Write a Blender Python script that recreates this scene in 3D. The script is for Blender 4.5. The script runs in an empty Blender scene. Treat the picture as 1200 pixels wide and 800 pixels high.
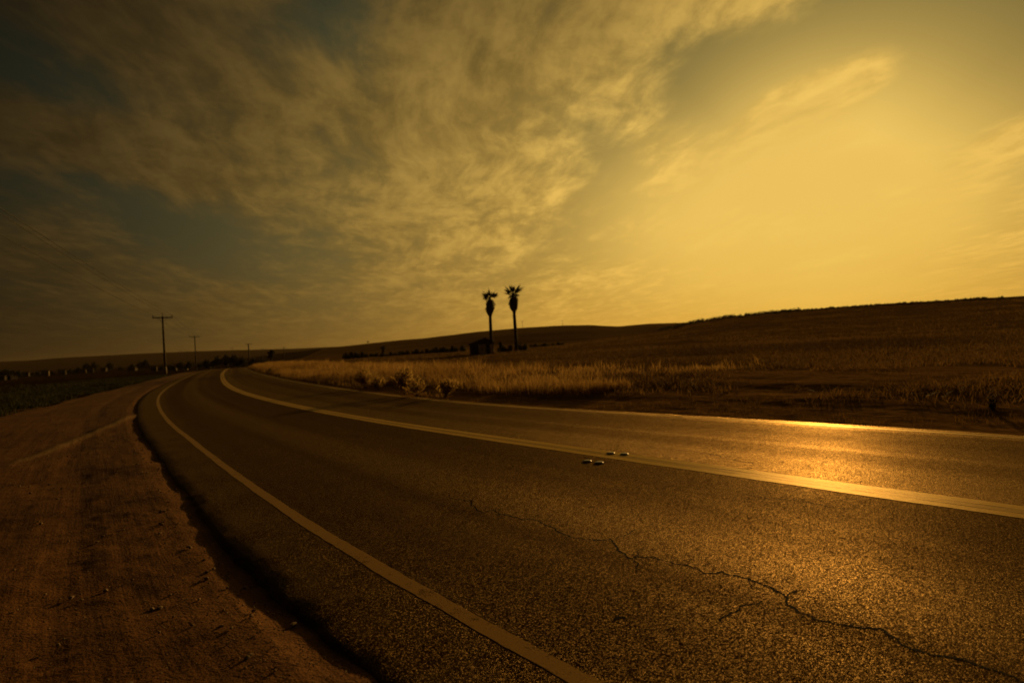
import bpy, math, random
import numpy as np
from mathutils import Vector, Matrix

R = math.radians
rng = np.random.default_rng(7)
random.seed(7)
sc = bpy.context.scene
COL = sc.collection

# ------------------------------------------------------------------ camera facts
FPX, ROLL, VH, CAMH = 666.67, R(3.2), 2.5, 1.5          # focal length in photo pixels, roll, horizon offset, eye height


def ray(px, py):
    u, v = px - 600.0, py - 400.0
    a = u * math.cos(ROLL) - v * math.sin(ROLL)
    b = u * math.sin(ROLL) + v * math.cos(ROLL) - VH
    return a / FPX, -b / FPX                              # x and z per metre of depth


def ground_pt(px, py, z=0.0):
    a, e = ray(px, py)
    d = (z - CAMH) / e
    return a * d, d


# ------------------------------------------------------------------ noise
def _hash(ix, iy, seed):
    n = (ix.astype(np.int64) * 374761393 + iy.astype(np.int64) * 668265263 + seed * 974634777) & 0x7fffffff
    n = ((n ^ (n >> 13)) * 1274126177) & 0x7fffffff
    return ((n ^ (n >> 16)) & 0xffff) / 65535.0


def vnoise(x, y, seed=0):
    x = np.asarray(x, float); y = np.asarray(y, float)
    ix, iy = np.floor(x), np.floor(y)
    fx, fy = x - ix, y - iy
    fx = fx * fx * (3 - 2 * fx); fy = fy * fy * (3 - 2 * fy)
    a, b = _hash(ix, iy, seed), _hash(ix + 1, iy, seed)
    c, d = _hash(ix, iy + 1, seed), _hash(ix + 1, iy + 1, seed)
    return (a + (b - a) * fx) * (1 - fy) + (c + (d - c) * fx) * fy - 0.5


def fbm(x, y, seed=0, oct=4):
    r, a = 0, 1.0
    for i in range(oct):
        r = r + a * vnoise(np.asarray(x) * 2 ** i, np.asarray(y) * 2 ** i, seed + i)
        a *= 0.5
    return r


def sstep(a, b, x):
    t = np.clip((np.asarray(x, float) - a) / (b - a), 0, 1)
    return t * t * (3 - 2 * t)


# ------------------------------------------------------------------ road centre line (traced on the ground plane)
_S = np.arange(-80, 420.01, 0.25)
_HS = [-80, 6, 8.4, 11, 14.5, 21, 31.5, 43, 70, 120, 420]
_HD = [42.5, 41.5, 41, 39.2, 37.2, 34.4, 30.7, 28.3, 26.6, 24.5, 14]
_head = np.radians(np.interp(_S, _HS, _HD))
_dx, _dy = -np.sin(_head) * .25, np.cos(_head) * .25
_cx, _cy = np.cumsum(_dx), np.cumsum(_dy)
_k0 = int(np.argmin(abs(_S)))
_cx, _cy = _cx - _cx[_k0] + 3.82, _cy - _cy[_k0] + 4.34


def road_frame(s):
    x, y, h = np.interp(s, _S, _cx), np.interp(s, _S, _cy), np.interp(s, _S, _head)
    return x, y, np.cos(h), np.sin(h)                     # point, right-hand normal


NOM = (-3.90, 0.0, 3.45)                                  # nominal offsets of left line, centre line, right line
_WS = [-80, 3, 6, 11, 20, 28, 41, 56, 98, 420]
_WL = [-3.90, -3.90, -3.69, -3.28, -3.01, -2.88, -2.66, -2.50, -2.40, -2.40]
_WC = [0, 0, .03, .10, .22, .30, .46, .56, .70, .70]
_WR = [3.55, 3.50, 3.33, 3.12, 3.45, 3.70, 3.78, 3.70, 3.40, 3.40]


def _abc(s):
    sm = np.asarray(s, float)
    f = lambda tab: (np.interp(sm - 1.5, _WS, tab) + np.interp(sm, _WS, tab) + np.interp(sm + 1.5, _WS, tab)) / 3
    return f(_WL), f(_WC), f(_WR)


def warp(s, t):
    """nominal offset -> true offset"""
    L, C_, R_ = _abc(s); a, b, c = NOM
    t = np.asarray(t, float)
    return np.where(t <= a, L + (t - a), np.where(t <= b, L + (t - a) / (b - a) * (C_ - L), np.where(t <= c, C_ + (t - b) / (c - b) * (R_ - C_), R_ + (t - c))))


def unwarp(s, t):
    L, C_, R_ = _abc(s); a, b, c = NOM
    t = np.asarray(t, float)
    return np.where(t <= L, a + (t - L), np.where(t <= C_, a + (t - L) / (C_ - L) * (b - a), np.where(t <= R_, b + (t - C_) / (R_ - C_) * (c - b), c + (t - R_))))


def road_xy(s, t):
    x, y, nx, ny = road_frame(s)
    t = warp(s, t)
    return x + t * nx, y + t * ny


def road_st(x, y):
    """nearest station and signed offset (right positive)"""
    x = np.asarray(x, float).ravel(); y = np.asarray(y, float).ravel()
    S, T = np.empty_like(x), np.empty_like(x)
    cx, cy, hs, ss = _cx[::4], _cy[::4], _head[::4], _S[::4]
    for i in range(0, len(x), 4000):
        dx = x[i:i + 4000, None] - cx[None]; dy = y[i:i + 4000, None] - cy[None]
        k = np.argmin(dx * dx + dy * dy, axis=1)
        r = np.arange(len(k))
        ex, ey = dx[r, k], dy[r, k]
        T[i:i + 4000] = ex * np.cos(hs[k]) + ey * np.sin(hs[k])
        S[i:i + 4000] = ss[k] - ex * np.sin(hs[k]) + ey * np.cos(hs[k])
    return S, unwarp(S, T)


T_L, T_R = -4.52, 3.66                                    # edges of the asphalt
LINE_L, LINE_R = -3.90, 3.45
# outer edge of the dirt shoulder is a straight line on the ground
_q, _D = np.array([-18.5, 20.5]), np.array([.903, .43])


def dirt_outer(s):
    x, y, nx, ny = road_frame(s)
    return unwarp(s, -(_D[0] * (x - _q[0]) + _D[1] * (y - _q[1])) / (_D[0] * nx + _D[1] * ny))


# ------------------------------------------------------------------ terrain
def az_of_px(px, py=400):
    a, e = ray(px, py)
    return math.degrees(math.atan(a))


_HILL = {                                                 # radius: list of (photo x, photo y of the skyline)
    'near': (320, [(735, 393), (790, 384.5), (812, 378.5), (850, 373), (900, 367.5), (950, 363.5), (1000, 360), (1050, 356.5), (1100, 354), (1150, 351.5), (1200, 349.5)]),
    'mid': (900, [(280, 419), (330, 411.5), (380, 406), (430, 401.5), (500, 396), (535, 392), (560, 389), (590, 386.5), (620, 384), (660, 381.8), (690, 381.5), (722, 382.8), (760, 382), (810, 380), (880, 380)]),
    'back': (1500, [(640, 392), (700, 386), (735, 381.6), (760, 379.6), (790, 378.6), (830, 378)]),
    'far': (3000, [(-40, 424.5), (0, 423), (35, 421.5), (71, 418.5), (120, 416), (170, 413.3), (230, 411), (283, 409.5), (340, 408), (430, 404), (500, 402)]),
}


def _prep(key):
    rad, pts = _HILL[key]
    az, h = [], []
    for px, py in pts:
        a, e = ray(px, py)
        az.append(math.degrees(math.atan(a)))
        h.append(CAMH + rad * math.cos(math.atan(a)) * e)
    return rad, np.array(az), np.array(h)


_H = {k: _prep(k) for k in _HILL}


def dip(x, y):
    r = np.hypot(x, y); az = np.degrees(np.arctan2(x, y))
    w = sstep(-6, -20, az) * (np.asarray(y) > -200)
    return -2.6 * sstep(92, 270, r) * w


def hills(x, y):
    r = np.hypot(x, y); az = np.degrees(np.arctan2(x, y))
    z = np.zeros_like(r)
    rn, an, hn = _H['near']
    h = np.interp(az, an, hn) * sstep(an[0] - 9, an[0] + 1, az) * sstep(130, 75, az)
    z = np.maximum(z, h * np.where(r < rn, sstep(25, rn, r) ** 1.15, sstep(rn * 2.2, rn, r)))
    for k, w in (('mid', .55), ('back', .4), ('far', .45)):
        rk, ak, hk = _H[k]
        h = np.interp(az, ak, hk) * sstep(ak[0] - 14, ak[0], az) * sstep(ak[-1] + 12, ak[-1], az)
        if k == 'far':
            h = np.interp(az, ak, hk) * (1 + .12 * np.sin(az * .31) * (abs(az) > 50)) * (1 - .8 * sstep(-20, 10, az) * sstep(70, 30, az))
        z = np.maximum(z, h * np.where(r < rk, sstep(rk * (1 - w), rk, r), sstep(rk * 1.45, rk, r)))
    return z


def terrain_z(x, y):
    x = np.asarray(x, float); y = np.asarray(y, float)
    r = np.hypot(x, y)
    S, T = road_st(x, y)
    S = S.reshape(x.shape); T = T.reshape(x.shape)
    amp = np.clip(r / 60, .15, 1.0)
    z = fbm(x / 9, y / 9, 3) * .16 * amp + fbm(x / 60, y / 60, 11) * .9 * sstep(60, 300, r)
    field = sstep(3.7, 9.5, T)
    z = z * sstep(4, 12, abs(T)) + field * .32 - .14
    z = z - .10 * sstep(6.2, 4.5, abs(T))
    return z + dip(x, y) + hills(x, y)


# ------------------------------------------------------------------ mesh helpers
def link(o, parent=None):
    COL.objects.link(o)
    if parent is not None:
        o.parent = parent
    return o


def tag(o, label=None, cat=None, group=None, kind=None):
    if label: o['label'] = label
    if cat: o['category'] = cat
    if group: o['group'] = group
    if kind: o['kind'] = kind
    return o


def empty(name, loc, rz=0.0):
    o = bpy.data.objects.new(name, None)
    o.location = loc; o.rotation_euler = (0, 0, rz)
    o.empty_display_size = .3
    return link(o)


def mesh_np(name, verts, faces, mat, parent=None, smooth=True, attrs=None, vattr=None):
    """verts (n,3); faces (m,k) equal-sized"""
    verts = np.asarray(verts, np.float32); faces = np.asarray(faces, np.int32)
    me = bpy.data.meshes.new(name)
    n, m, k = len(verts), len(faces), faces.shape[1]
    me.vertices.add(n); me.vertices.foreach_set('co', verts.ravel())
    me.loops.add(m * k); me.loops.foreach_set('vertex_index', faces.ravel())
    me.polygons.add(m)
    me.polygons.foreach_set('loop_start', np.arange(0, m * k, k, dtype=np.int32))
    me.polygons.foreach_set('loop_total', np.full(m, k, np.int32))
    me.polygons.foreach_set('use_smooth', np.full(m, smooth))
    if attrs:
        for an, av in attrs.items():
            av = np.asarray(av, np.float32)
            if av.ndim == 1:
                at = me.attributes.new(an, 'FLOAT', 'POINT'); at.data.foreach_set('value', av)
            else:
                at = me.attributes.new(an, 'FLOAT_VECTOR', 'POINT'); at.data.foreach_set('vector', av.ravel())
    me.update(calc_edges=True); me.validate()
    me.materials.append(mat)
    return link(bpy.data.objects.new(name, me), parent)


def grid_faces(nu, nv):
    i = np.arange(nu * nv).reshape(nu, nv)
    return np.stack([i[:-1, :-1], i[1:, :-1], i[1:, 1:], i[:-1, 1:]], -1).reshape(-1, 4)


class MB:
    """collects boxes, tubes and loose faces; build() links them as ONE mesh object"""
    def __init__(self): self.v, self.f = [], []

    def add(self, vs, fs):
        b = len(self.v)
        self.v += [tuple(p) for p in vs]; self.f += [tuple(i + b for i in f) for f in fs]
        return self

    def box(self, c, size, rz=0.0, taper=1.0):
        sx, sy, sz = (q / 2 for q in size)
        M = Matrix.Rotation(rz, 3, 'Z'); vs = []
        for z, k in ((-sz, 1.0), (sz, taper)):
            for x, y in ((-sx, -sy), (sx, -sy), (sx, sy), (-sx, sy)):
                vs.append(Vector(c) + M @ Vector((x * k, y * k, z)))
        return self.add(vs, [(3, 2, 1, 0), (4, 5, 6, 7), (0, 1, 5, 4), (1, 2, 6, 5), (2, 3, 7, 6), (3, 0, 4, 7)])

    def tube(self, pts, radii, n=8, cap=True, jitter=0.0):
        pts = [Vector(p) for p in pts]; vs, fs = [], []
        up = Vector((0, 0, 1))
        for i, p in enumerate(pts):
            d = (pts[min(i + 1, len(pts) - 1)] - pts[max(i - 1, 0)]).normalized()
            a = d.cross(up)
            a = Vector((1, 0, 0)) if a.length < 1e-3 else a.normalized()
            b = d.cross(a).normalized()
            r = radii[i] if hasattr(radii, '__len__') else radii
            for k in range(n):
                q = 2 * math.pi * k / n
                rr = r * (1 + random.uniform(-jitter, jitter))
                vs.append(p + a * (rr * math.cos(q)) + b * (rr * math.sin(q)))
        for i in range(len(pts) - 1):
            for k in range(n):
                k2 = (k + 1) % n
                fs.append((i * n + k, i * n + k2, i * n + n + k2, i * n + n + k))
        if cap:
            fs.append(tuple(range(n - 1, -1, -1))); m = (len(pts) - 1) * n
            fs.append(tuple(range(m, m + n)))
        return self.add(vs, fs)

    def build(self, name, mat, parent=None, smooth=False, loc=None):
        me = bpy.data.meshes.new(name)
        me.from_pydata(self.v, [], self.f); me.update()
        if smooth:
            me.polygons.foreach_set('use_smooth', [True] * len(me.polygons))
        me.materials.append(mat)
        o = bpy.data.objects.new(name, me)
        if loc is not None: o.location = loc
        return link(o, parent)


# ------------------------------------------------------------------ materials
class NT:
    def __init__(self, tree): self.t = tree; self.n = tree.nodes; self.l = tree.links

    def node(self, kind, **kw):
        nd = self.n.new(kind)
        for k, v in kw.items(): setattr(nd, k, v)
        return nd

    def put(self, sock, val):
        if hasattr(val, 'is_linked') or isinstance(val, bpy.types.NodeSocket): self.l.new(val, sock)
        elif val is not None: sock.default_value = val

    def math(self, op, a, b=None, c=None, clamp=False):
        nd = self.node('ShaderNodeMath', operation=op, use_clamp=clamp)
        self.put(nd.inputs[0], a)
        if b is not None: self.put(nd.inputs[1], b)
        if c is not None: self.put(nd.inputs[2], c)
        return nd.outputs[0]

    def vmath(self, op, a, b=None):
        nd = self.node('ShaderNodeVectorMath', operation=op)
        self.put(nd.inputs[0], a)
        if b is not None: self.put(nd.inputs[1], b)
        return nd.outputs['Value'] if op in ('DOT_PRODUCT', 'LENGTH') else nd.outputs[0]

    def noise(self, vec, scale, detail=4, rough=.55, dist=0.0, out='Fac'):
        nd = self.node('ShaderNodeTexNoise')
        nd.inputs['Scale'].default_value = scale; nd.inputs['Detail'].default_value = detail
        nd.inputs['Roughness'].default_value = rough; nd.inputs['Distortion'].default_value = dist
        if vec is not None: self.l.new(vec, nd.inputs['Vector'])
        return nd.outputs[out]

    def voro(self, vec, scale, out='Distance', feature='F1'):
        nd = self.node('ShaderNodeTexVoronoi', feature=feature)
        nd.inputs['Scale'].default_value = scale
        if vec is not None: self.l.new(vec, nd.inputs['Vector'])
        return nd.outputs[out]

    def map(self, vec, scale=(1, 1, 1), loc=(0, 0, 0), rot=(0, 0, 0)):
        nd = self.node('ShaderNodeMapping')
        self.l.new(vec, nd.inputs['Vector'])
        nd.inputs['Scale'].default_value = scale; nd.inputs['Location'].default_value = loc
        nd.inputs['Rotation'].default_value = rot
        return nd.outputs[0]

    def rng(self, val, a, b, c=0.0, d=1.0, smooth=True):
        nd = self.node('ShaderNodeMapRange', interpolation_type='SMOOTHSTEP' if smooth else 'LINEAR')
        self.put(nd.inputs[0], val)
        for i, q in enumerate((a, b, c, d)): self.put(nd.inputs[i + 1], q)
        return nd.outputs[0]

    def ramp(self, fac, stops, interp='LINEAR'):
        nd = self.node('ShaderNodeValToRGB'); cr = nd.color_ramp; cr.interpolation = interp
        while len(cr.elements) < len(stops): cr.elements.new(.5)
        for e, (p, c) in zip(cr.elements, stops):
            e.position = p; e.color = (*c, 1) if len(c) == 3 else c
        self.put(nd.inputs[0], fac)
        return nd.outputs[0]

    def mix(self, fac, a, b, mode='MIX'):
        nd = self.node('ShaderNodeMix', data_type='RGBA', blend_type=mode)
        self.put(nd.inputs[0], fac)
        for s, q in ((nd.inputs[6], a), (nd.inputs[7], b)):
            if isinstance(q, tuple): s.default_value = (*q, 1) if len(q) == 3 else q
            else: self.put(s, q)
        return nd.outputs[2]

    def bump(self, h, strength=.5, dist=.01, normal=None):
        nd = self.node('ShaderNodeBump')
        nd.inputs['Strength'].default_value = strength; nd.inputs['Distance'].default_value = dist
        self.l.new(h, nd.inputs['Height'])
        if normal is not None: self.l.new(normal, nd.inputs['Normal'])
        return nd.outputs[0]


def new_mat(name):
    m = bpy.data.materials.new(name); m.use_nodes = True
    nt = NT(m.node_tree)
    b = m.node_tree.nodes['Principled BSDF']
    return m, nt, b


def obj_co(nt): return nt.node('ShaderNodeTexCoord').outputs['Object']
def attr(nt, name, out='Vector'): return nt.node('ShaderNodeAttribute', attribute_name=name).outputs[out]
def sep(nt, v):
    nd = nt.node('ShaderNodeSeparateXYZ'); nt.l.new(v, nd.inputs[0]); return nd.outputs


def simple(name, c0, c1, scale=6.0, rough=.8, bump=.3, bdist=.01, stretch=(1, 1, 1), spec=.3):
    m, nt, b = new_mat(name)
    v = nt.map(obj_co(nt), stretch)
    n = nt.noise(v, scale, 5, .6)
    nt.l.new(nt.ramp(n, [(.3, c0), (.7, c1)]), b.inputs['Base Color'])
    b.inputs['Roughness'].default_value = rough
    b.inputs['Specular IOR Level'].default_value = spec
    nt.l.new(nt.bump(n, bump, bdist), b.inputs['Normal'])
    return m


def leaf_mat(name, c0, c1, trans=.35):
    m, nt, b = new_mat(name)
    b.inputs['Roughness'].default_value = .75; b.inputs['Specular IOR Level'].default_value = .15
    col = nt.ramp(attr(nt, 'tone', 'Fac'), [(0, c0), (1, c1)])
    nt.l.new(col, b.inputs['Base Color'])
    tr = nt.node('ShaderNodeBsdfTranslucent'); nt.l.new(col, tr.inputs['Color'])
    mx = nt.node('ShaderNodeMixShader'); mx.inputs[0].default_value = trans
    nt.l.new(b.outputs[0], mx.inputs[1]); nt.l.new(tr.outputs[0], mx.inputs[2])
    nt.l.new(mx.outputs[0], m.node_tree.nodes['Material Output'].inputs['Surface'])
    return m


M = {}
M['bark'] = simple('palm_bark', (.06, .04, .025), (.15, .10, .06), 5, .9, .6, .03, (1, 1, 4))
M['thatch'] = simple('dead_thatch', (.06, .04, .02), (.16, .11, .055), 8, .95, .6, .02, (3, 3, .4))
M['pole'] = simple('weathered_pole', (.05, .035, .025), (.12, .085, .055), 6, .85, .4, .01, (4, 4, .4))
M['sleeve'] = simple('pale_sleeve', (.20, .14, .08), (.30, .22, .13), 5, .7)
M['ceramic'] = simple('insulator', (.15, .12, .10), (.25, .2, .16), 4, .3, .05)
M['wire'] = simple('wire', (.02, .02, .02), (.04, .04, .04), 2, .6, 0)
M['darkwood'] = simple('dark_boards', (.06, .038, .022), (.14, .09, .052), 7, .9, .5, .01, (5, 5, .3))
M['paledoor'] = simple('pale_door_paint', (.55, .40, .22), (.72, .55, .32), 6, .8, .3, .005, (4, 4, .4))
M['roof'] = simple('old_roofing', (.05, .035, .025), (.10, .07, .05), 5, .9, .4)
M['plaster'] = simple('pale_plaster', (.15, .11, .065), (.24, .18, .11), 3, .9, .1)
M['stain_plaster'] = simple('grey_plaster', (.035, .025, .015), (.07, .05, .03), 3, .9, .1)
M['housedark'] = simple('house_opening', (.02, .018, .015), (.05, .04, .03), 3, .5, 0)
M['trunk'] = simple('tree_bark', (.04, .03, .02), (.09, .065, .045), 8, .95, .5, .02)
M['leaf'] = leaf_mat('dark_leaves', (.018, .022, .008), (.055, .055, .02), .2)
M['palmleaf'] = leaf_mat('palm_leaves', (.03, .032, .012), (.07, .065, .025), .25)
M['dryleaf'] = leaf_mat('dry_stems', (.32, .21, .065), (.58, .40, .135), .55)
M['drystem'] = simple('dry_stalks', (.20, .13, .05), (.36, .25, .10), 6, .9, .2)
M['grass'] = leaf_mat('dry_grass', (.32, .185, .052), (.62, .39, .125), .5)
M['fieldgrass'] = leaf_mat('field_grass', (.075, .042, .012), (.28, .162, .046), .40)
M['weed'] = leaf_mat('green_weeds', (.022, .028, .008), (.085, .075, .022), .3)
M['stone'] = simple('gravel_stone', (.13, .085, .045), (.30, .20, .11), 12, .9, .3)
M['stud'] = simple('ceramic_stud', (.20, .14, .07), (.34, .25, .13), 20, .35, .15, .002, spec=.5)

# --- ground / field
m, nt, b = new_mat('ground_soil'); M['ground'] = m
co = obj_co(nt)
n1 = nt.noise(nt.map(co, (.02, .02, .02)), 1, 6, .6)
n2 = nt.noise(nt.map(co, (.35, .35, .35)), 1, 5, .65)
n3 = nt.noise(co, 5, 4, .6)
soil = nt.ramp(nt.math('ADD', nt.math('MULTIPLY', n2, .6), nt.math('MULTIPLY', n3, .4)), [(.32, (.075, .042, .014)), (.52, (.14, .080, .026)), (.68, (.23, .135, .044))])
scrub = nt.ramp(n2, [(.35, (.034, .018, .006)), (.65, (.085, .044, .014))])
nt.l.new(nt.mix(nt.rng(attr(nt, 'scrub', 'Fac'), .25, .75), soil, scrub), b.inputs['Base Color'])
dark = nt.ramp(n2, [(.3, (.022, .014, .008)), (.7, (.05, .030, .014))])
prev = b.inputs['Base Color'].links[0].from_socket
nt.l.new(nt.mix(nt.rng(nt.math('ADD', attr(nt, 'plowed', 'Fac'), nt.math('MULTIPLY', n1, .2)), .4, .75), prev, dark), b.inputs['Base Color'])
b.inputs['Roughness'].default_value = 1; b.inputs['Specular IOR Level'].default_value = 0
nt.l.new(nt.bump(nt.math('ADD', n2, nt.math('MULTIPLY', n3, .25)), .8, .35), b.inputs['Normal'])

# --- verge soil
m, nt, b = new_mat('verge_soil'); M['verge'] = m
co = obj_co(nt); st = attr(nt, 'st')
n2 = nt.noise(nt.map(st, (.5, 2.2, 1)), 1, 5, .65); n3 = nt.noise(co, 9, 5, .65)
nt.l.new(nt.ramp(nt.math('ADD', nt.math('MULTIPLY', n2, .6), nt.math('MULTIPLY', n3, .4)), [(.34, (.12, .062, .021)), (.52, (.24, .13, .043)), (.68, (.38, .215, .075))]), b.inputs['Base Color'])
b.inputs['Roughness'].default_value = 1; b.inputs['Specular IOR Level'].default_value = 0
nt.l.new(nt.bump(nt.math('ADD', n2, nt.math('MULTIPLY', n3, .3)), .5, .08), b.inputs['Normal'])

# --- dirt shoulder
m, nt, b = new_mat('shoulder_dirt'); M['dirt'] = m
co = obj_co(nt); st = attr(nt, 'st'); sx = sep(nt, st)
n1 = nt.noise(co, .7, 5, .6); n2 = nt.noise(co, 5, 6, .65); n3 = nt.noise(co, 60, 3, .6)
streak = nt.noise(nt.map(st, (.25, 7, 1)), 1, 4, .6)
f = nt.math('ADD', nt.math('ADD', nt.math('MULTIPLY', n1, .45), nt.math('MULTIPLY', n2, .3)), nt.math('MULTIPLY', streak, .25))
col = nt.ramp(f, [(.36, (.105, .045, .014)), (.5, (.195, .086, .026)), (.64, (.28, .130, .042))])
col = nt.mix(nt.rng(n3, .35, .7, 0, .5), col, (.06, .034, .014))
col = nt.mix(nt.math('MULTIPLY', nt.rng(attr(nt, 'pale', 'Fac'), .2, .9), .8), col, (.27, .165, .065))
nt.l.new(col, b.inputs['Base Color'])
b.inputs['Roughness'].default_value = .95; b.inputs['Specular IOR Level'].default_value = .12
h = nt.math('ADD', nt.math('MULTIPLY', n2, .6), nt.math('MULTIPLY', n3, .22))
nt.l.new(nt.bump(nt.math('ADD', h, nt.math('MULTIPLY', streak, .35)), .9, .05), b.inputs['Normal'])

# --- asphalt (st attribute: station, offset)
m, nt, b = new_mat('asphalt'); M['asphalt'] = m
co = obj_co(nt); st = attr(nt, 'st'); sx = sep(nt, st)
agg = nt.node('ShaderNodeTexVoronoi', feature='F1'); agg.inputs['Scale'].default_value = 190
nt.l.new(nt.vmath('ADD', co, nt.vmath('MULTIPLY', nt.noise(co, 50, 2, .5, out='Color'), (.012, .012, .012))), agg.inputs['Vector'])
aggr = sep(nt, agg.outputs['Color'])[0]
fine = nt.noise(co, 190, 3, .6)
big = nt.noise(nt.map(st, (.16, .8, 1)), 1, 5, .6)
patch = nt.noise(co, 1.6, 5, .65)
track = nt.noise(nt.map(st, (.006, .62, 1)), 1, 3, .5)          # bands along the lanes (wheel paths, oil strips)
tone = nt.math('ADD', nt.math('MULTIPLY', big, .5), nt.math('MULTIPLY', patch, .5))
colr = nt.ramp(tone, [(.3, (.048, .0215, .0082)), (.7, (.086, .0385, .0148))])
spk = nt.ramp(aggr, [(0, (.6, .6, .6)), (.72, (.97, .97, .97)), (1, (1.9, 1.8, 1.7))])
colr = nt.mix(1.0, colr, spk, 'MULTIPLY')
colr = nt.mix(nt.rng(track, .50, .70, 0, .3), colr, (.022, .015, .008))
dusty = nt.math('ADD', nt.rng(sx[1], -3.6, -4.5, 0, .7), nt.rng(sx[1], 3.3, 3.7, 0, .6))
dusty = nt.math('MULTIPLY', dusty, nt.rng(patch, .35, .6))
stain = nt.noise(nt.map(st, (.5, 1.3, 1), (4, 2, 0)), 1, 4, .6)
colr = nt.mix(nt.rng(stain, .56, .74, 0, .55), colr, (.018, .011, .006))
colr = nt.mix(dusty, colr, (.12, .075, .033))
rough = nt.math('ADD', nt.rng(track, .35, .65, .36, .46), nt.math('MULTIPLY', nt.math('SUBTRACT', patch, .5), .2))
hgt = nt.math('ADD', nt.math('MULTIPLY', nt.math('SUBTRACT', 1, agg.outputs['Distance']), .6), nt.math('MULTIPLY', fine, .4))
n_small = nt.bump(hgt, .8, .007)
# every bit of aggregate is a facet with a tilt of its own
facet = nt.vmath('MULTIPLY', nt.vmath('SUBTRACT', agg.outputs['Color'], (.5, .5, .5)), (1.02, 1.02, .3))
n_facet = nt.vmath('NORMALIZE', nt.vmath('ADD', n_small, facet))
# matt stone and binder; only the polished tops of the stones mirror the sky, the pits between them do not
df = nt.node('ShaderNodeBsdfDiffuse'); nt.l.new(colr, df.inputs['Color']); nt.l.new(n_small, df.inputs['Normal']); df.inputs['Roughness'].default_value = .6
gl = nt.node('ShaderNodeBsdfGlossy'); gl.inputs['Color'].default_value = (1, .69, .31, 1)
nt.l.new(rough, gl.inputs['Roughness']); nt.l.new(n_facet, gl.inputs['Normal'])
fr = nt.node('ShaderNodeFresnel'); fr.inputs['IOR'].default_value = 1.42
polish = nt.math('MULTIPLY', nt.rng(track, .36, .62, .47, .20), nt.rng(aggr, .40, .98, .25, 1.7))
mx = nt.node('ShaderNodeMixShader')
nt.l.new(nt.math('MULTIPLY', fr.outputs[0], polish, clamp=True), mx.inputs[0])
nt.l.new(df.outputs[0], mx.inputs[1]); nt.l.new(gl.outputs[0], mx.inputs[2])
nt.l.new(mx.outputs[0], m.node_tree.nodes['Material Output'].inputs['Surface']); m.node_tree.nodes.remove(b)


def paint(name, c, wear):
    m, nt, b = new_mat(name)
    co = obj_co(nt)
    w = nt.math('ADD', nt.math('MULTIPLY', nt.noise(co, 9, 6, .75), .7), nt.math('MULTIPLY', nt.noise(co, 1.3, 4, .6), .3)); ag = nt.noise(co, 130, 3, .65)
    mask = nt.rng(nt.math('ADD', nt.math('MULTIPLY', w, .6), nt.math('MULTIPLY', ag, .4)), wear - .05, wear + .08)
    col = nt.mix(mask, (.045, .025, .012), nt.mix(nt.rng(w, .3, .7, 0, 1), c, tuple(q * .66 for q in c)))
    nrm = nt.bump(ag, .6, .004)
    df = nt.node('ShaderNodeBsdfDiffuse'); nt.l.new(col, df.inputs['Color']); nt.l.new(nrm, df.inputs['Normal'])
    gl = nt.node('ShaderNodeBsdfGlossy'); gl.inputs['Color'].default_value = (1, .78, .42, 1); gl.inputs['Roughness'].default_value = .42
    nt.l.new(nrm, gl.inputs['Normal'])
    fr = nt.node('ShaderNodeFresnel'); fr.inputs['IOR'].default_value = 1.42
    mx = nt.node('ShaderNodeMixShader'); nt.l.new(nt.math('MULTIPLY', fr.outputs[0], .48), mx.inputs[0])
    nt.l.new(df.outputs[0], mx.inputs[1]); nt.l.new(gl.outputs[0], mx.inputs[2])
    nt.l.new(mx.outputs[0], m.node_tree.nodes['Material Output'].inputs['Surface']); m.node_tree.nodes.remove(b)
    return m


M['white'] = paint('white_paint', (.46, .265, .09), .43)
M['yellow'] = paint('yellow_paint', (.64, .37, .065), .40)
M['oldpaint'] = paint('old_faded_paint', (.34, .19, .038), .43)
M['crack'] = simple('crack_gap', (.006, .005, .004), (.014, .011, .008), 30, .95, .5, .004, spec=.05)

# ------------------------------------------------------------------ ground sheet (polar grid round the viewpoint, reaching the horizon)
azs = np.radians(np.unique(np.concatenate([np.arange(-62, 62.01, .3), np.arange(62, 298.1, 3.0)])))
rad = np.concatenate([[0.3], np.geomspace(1.2, 4300, 250)])
A, RR = np.meshgrid(azs, rad, indexing='ij')
X, Y = RR * np.sin(A), RR * np.cos(A)
Z = terrain_z(X, Y)
faces = grid_faces(*X.shape)
S_, T_ = road_st(X, Y); T_ = T_.reshape(X.shape)
azd = np.degrees(A)
azd = np.where(azd > 180, azd - 360, azd)
scrub = sstep(205, 250, RR + 40 * fbm(X / 40, Y / 40, 21)) * sstep(12, 16, azd) * sstep(420, 380, RR)
scrub = np.maximum(scrub, sstep(380, 480, RR) * (.45 + .5 * fbm(X / 120, Y / 120, 5)))
plowed = sstep(-12, -20, T_) * sstep(60, 90, RR + (azd + 42) * 2) * sstep(700, 400, RR)
plowed = np.maximum(plowed, .8 * sstep(-5, -9, T_) * sstep(26, 40, RR))
g = mesh_np('ground', np.stack([X, Y, Z], -1).reshape(-1, 3), faces, M['ground'], attrs={'scrub': scrub.ravel(), 'plowed': plowed.ravel()})
tag(g, 'dry open field rising to low brown hills', 'ground', kind='structure')


def ground_z(x, y):
    return float(terrain_z(np.array([x]), np.array([y]))[0])


# ------------------------------------------------------------------ road slab
def stations(a, mid0, mid1, b, fine, growth=1.04):
    s = list(np.arange(mid0, mid1, fine)); d = fine; q = mid1
    while q < b: s.append(q); d *= growth; q += d
    s.append(b); d = fine; q = mid0 - fine
    pre = []
    while q > a: pre.append(q); d *= growth * 1.05; q -= d
    pre.append(a)
    return np.array(pre[::-1] + s)


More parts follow.
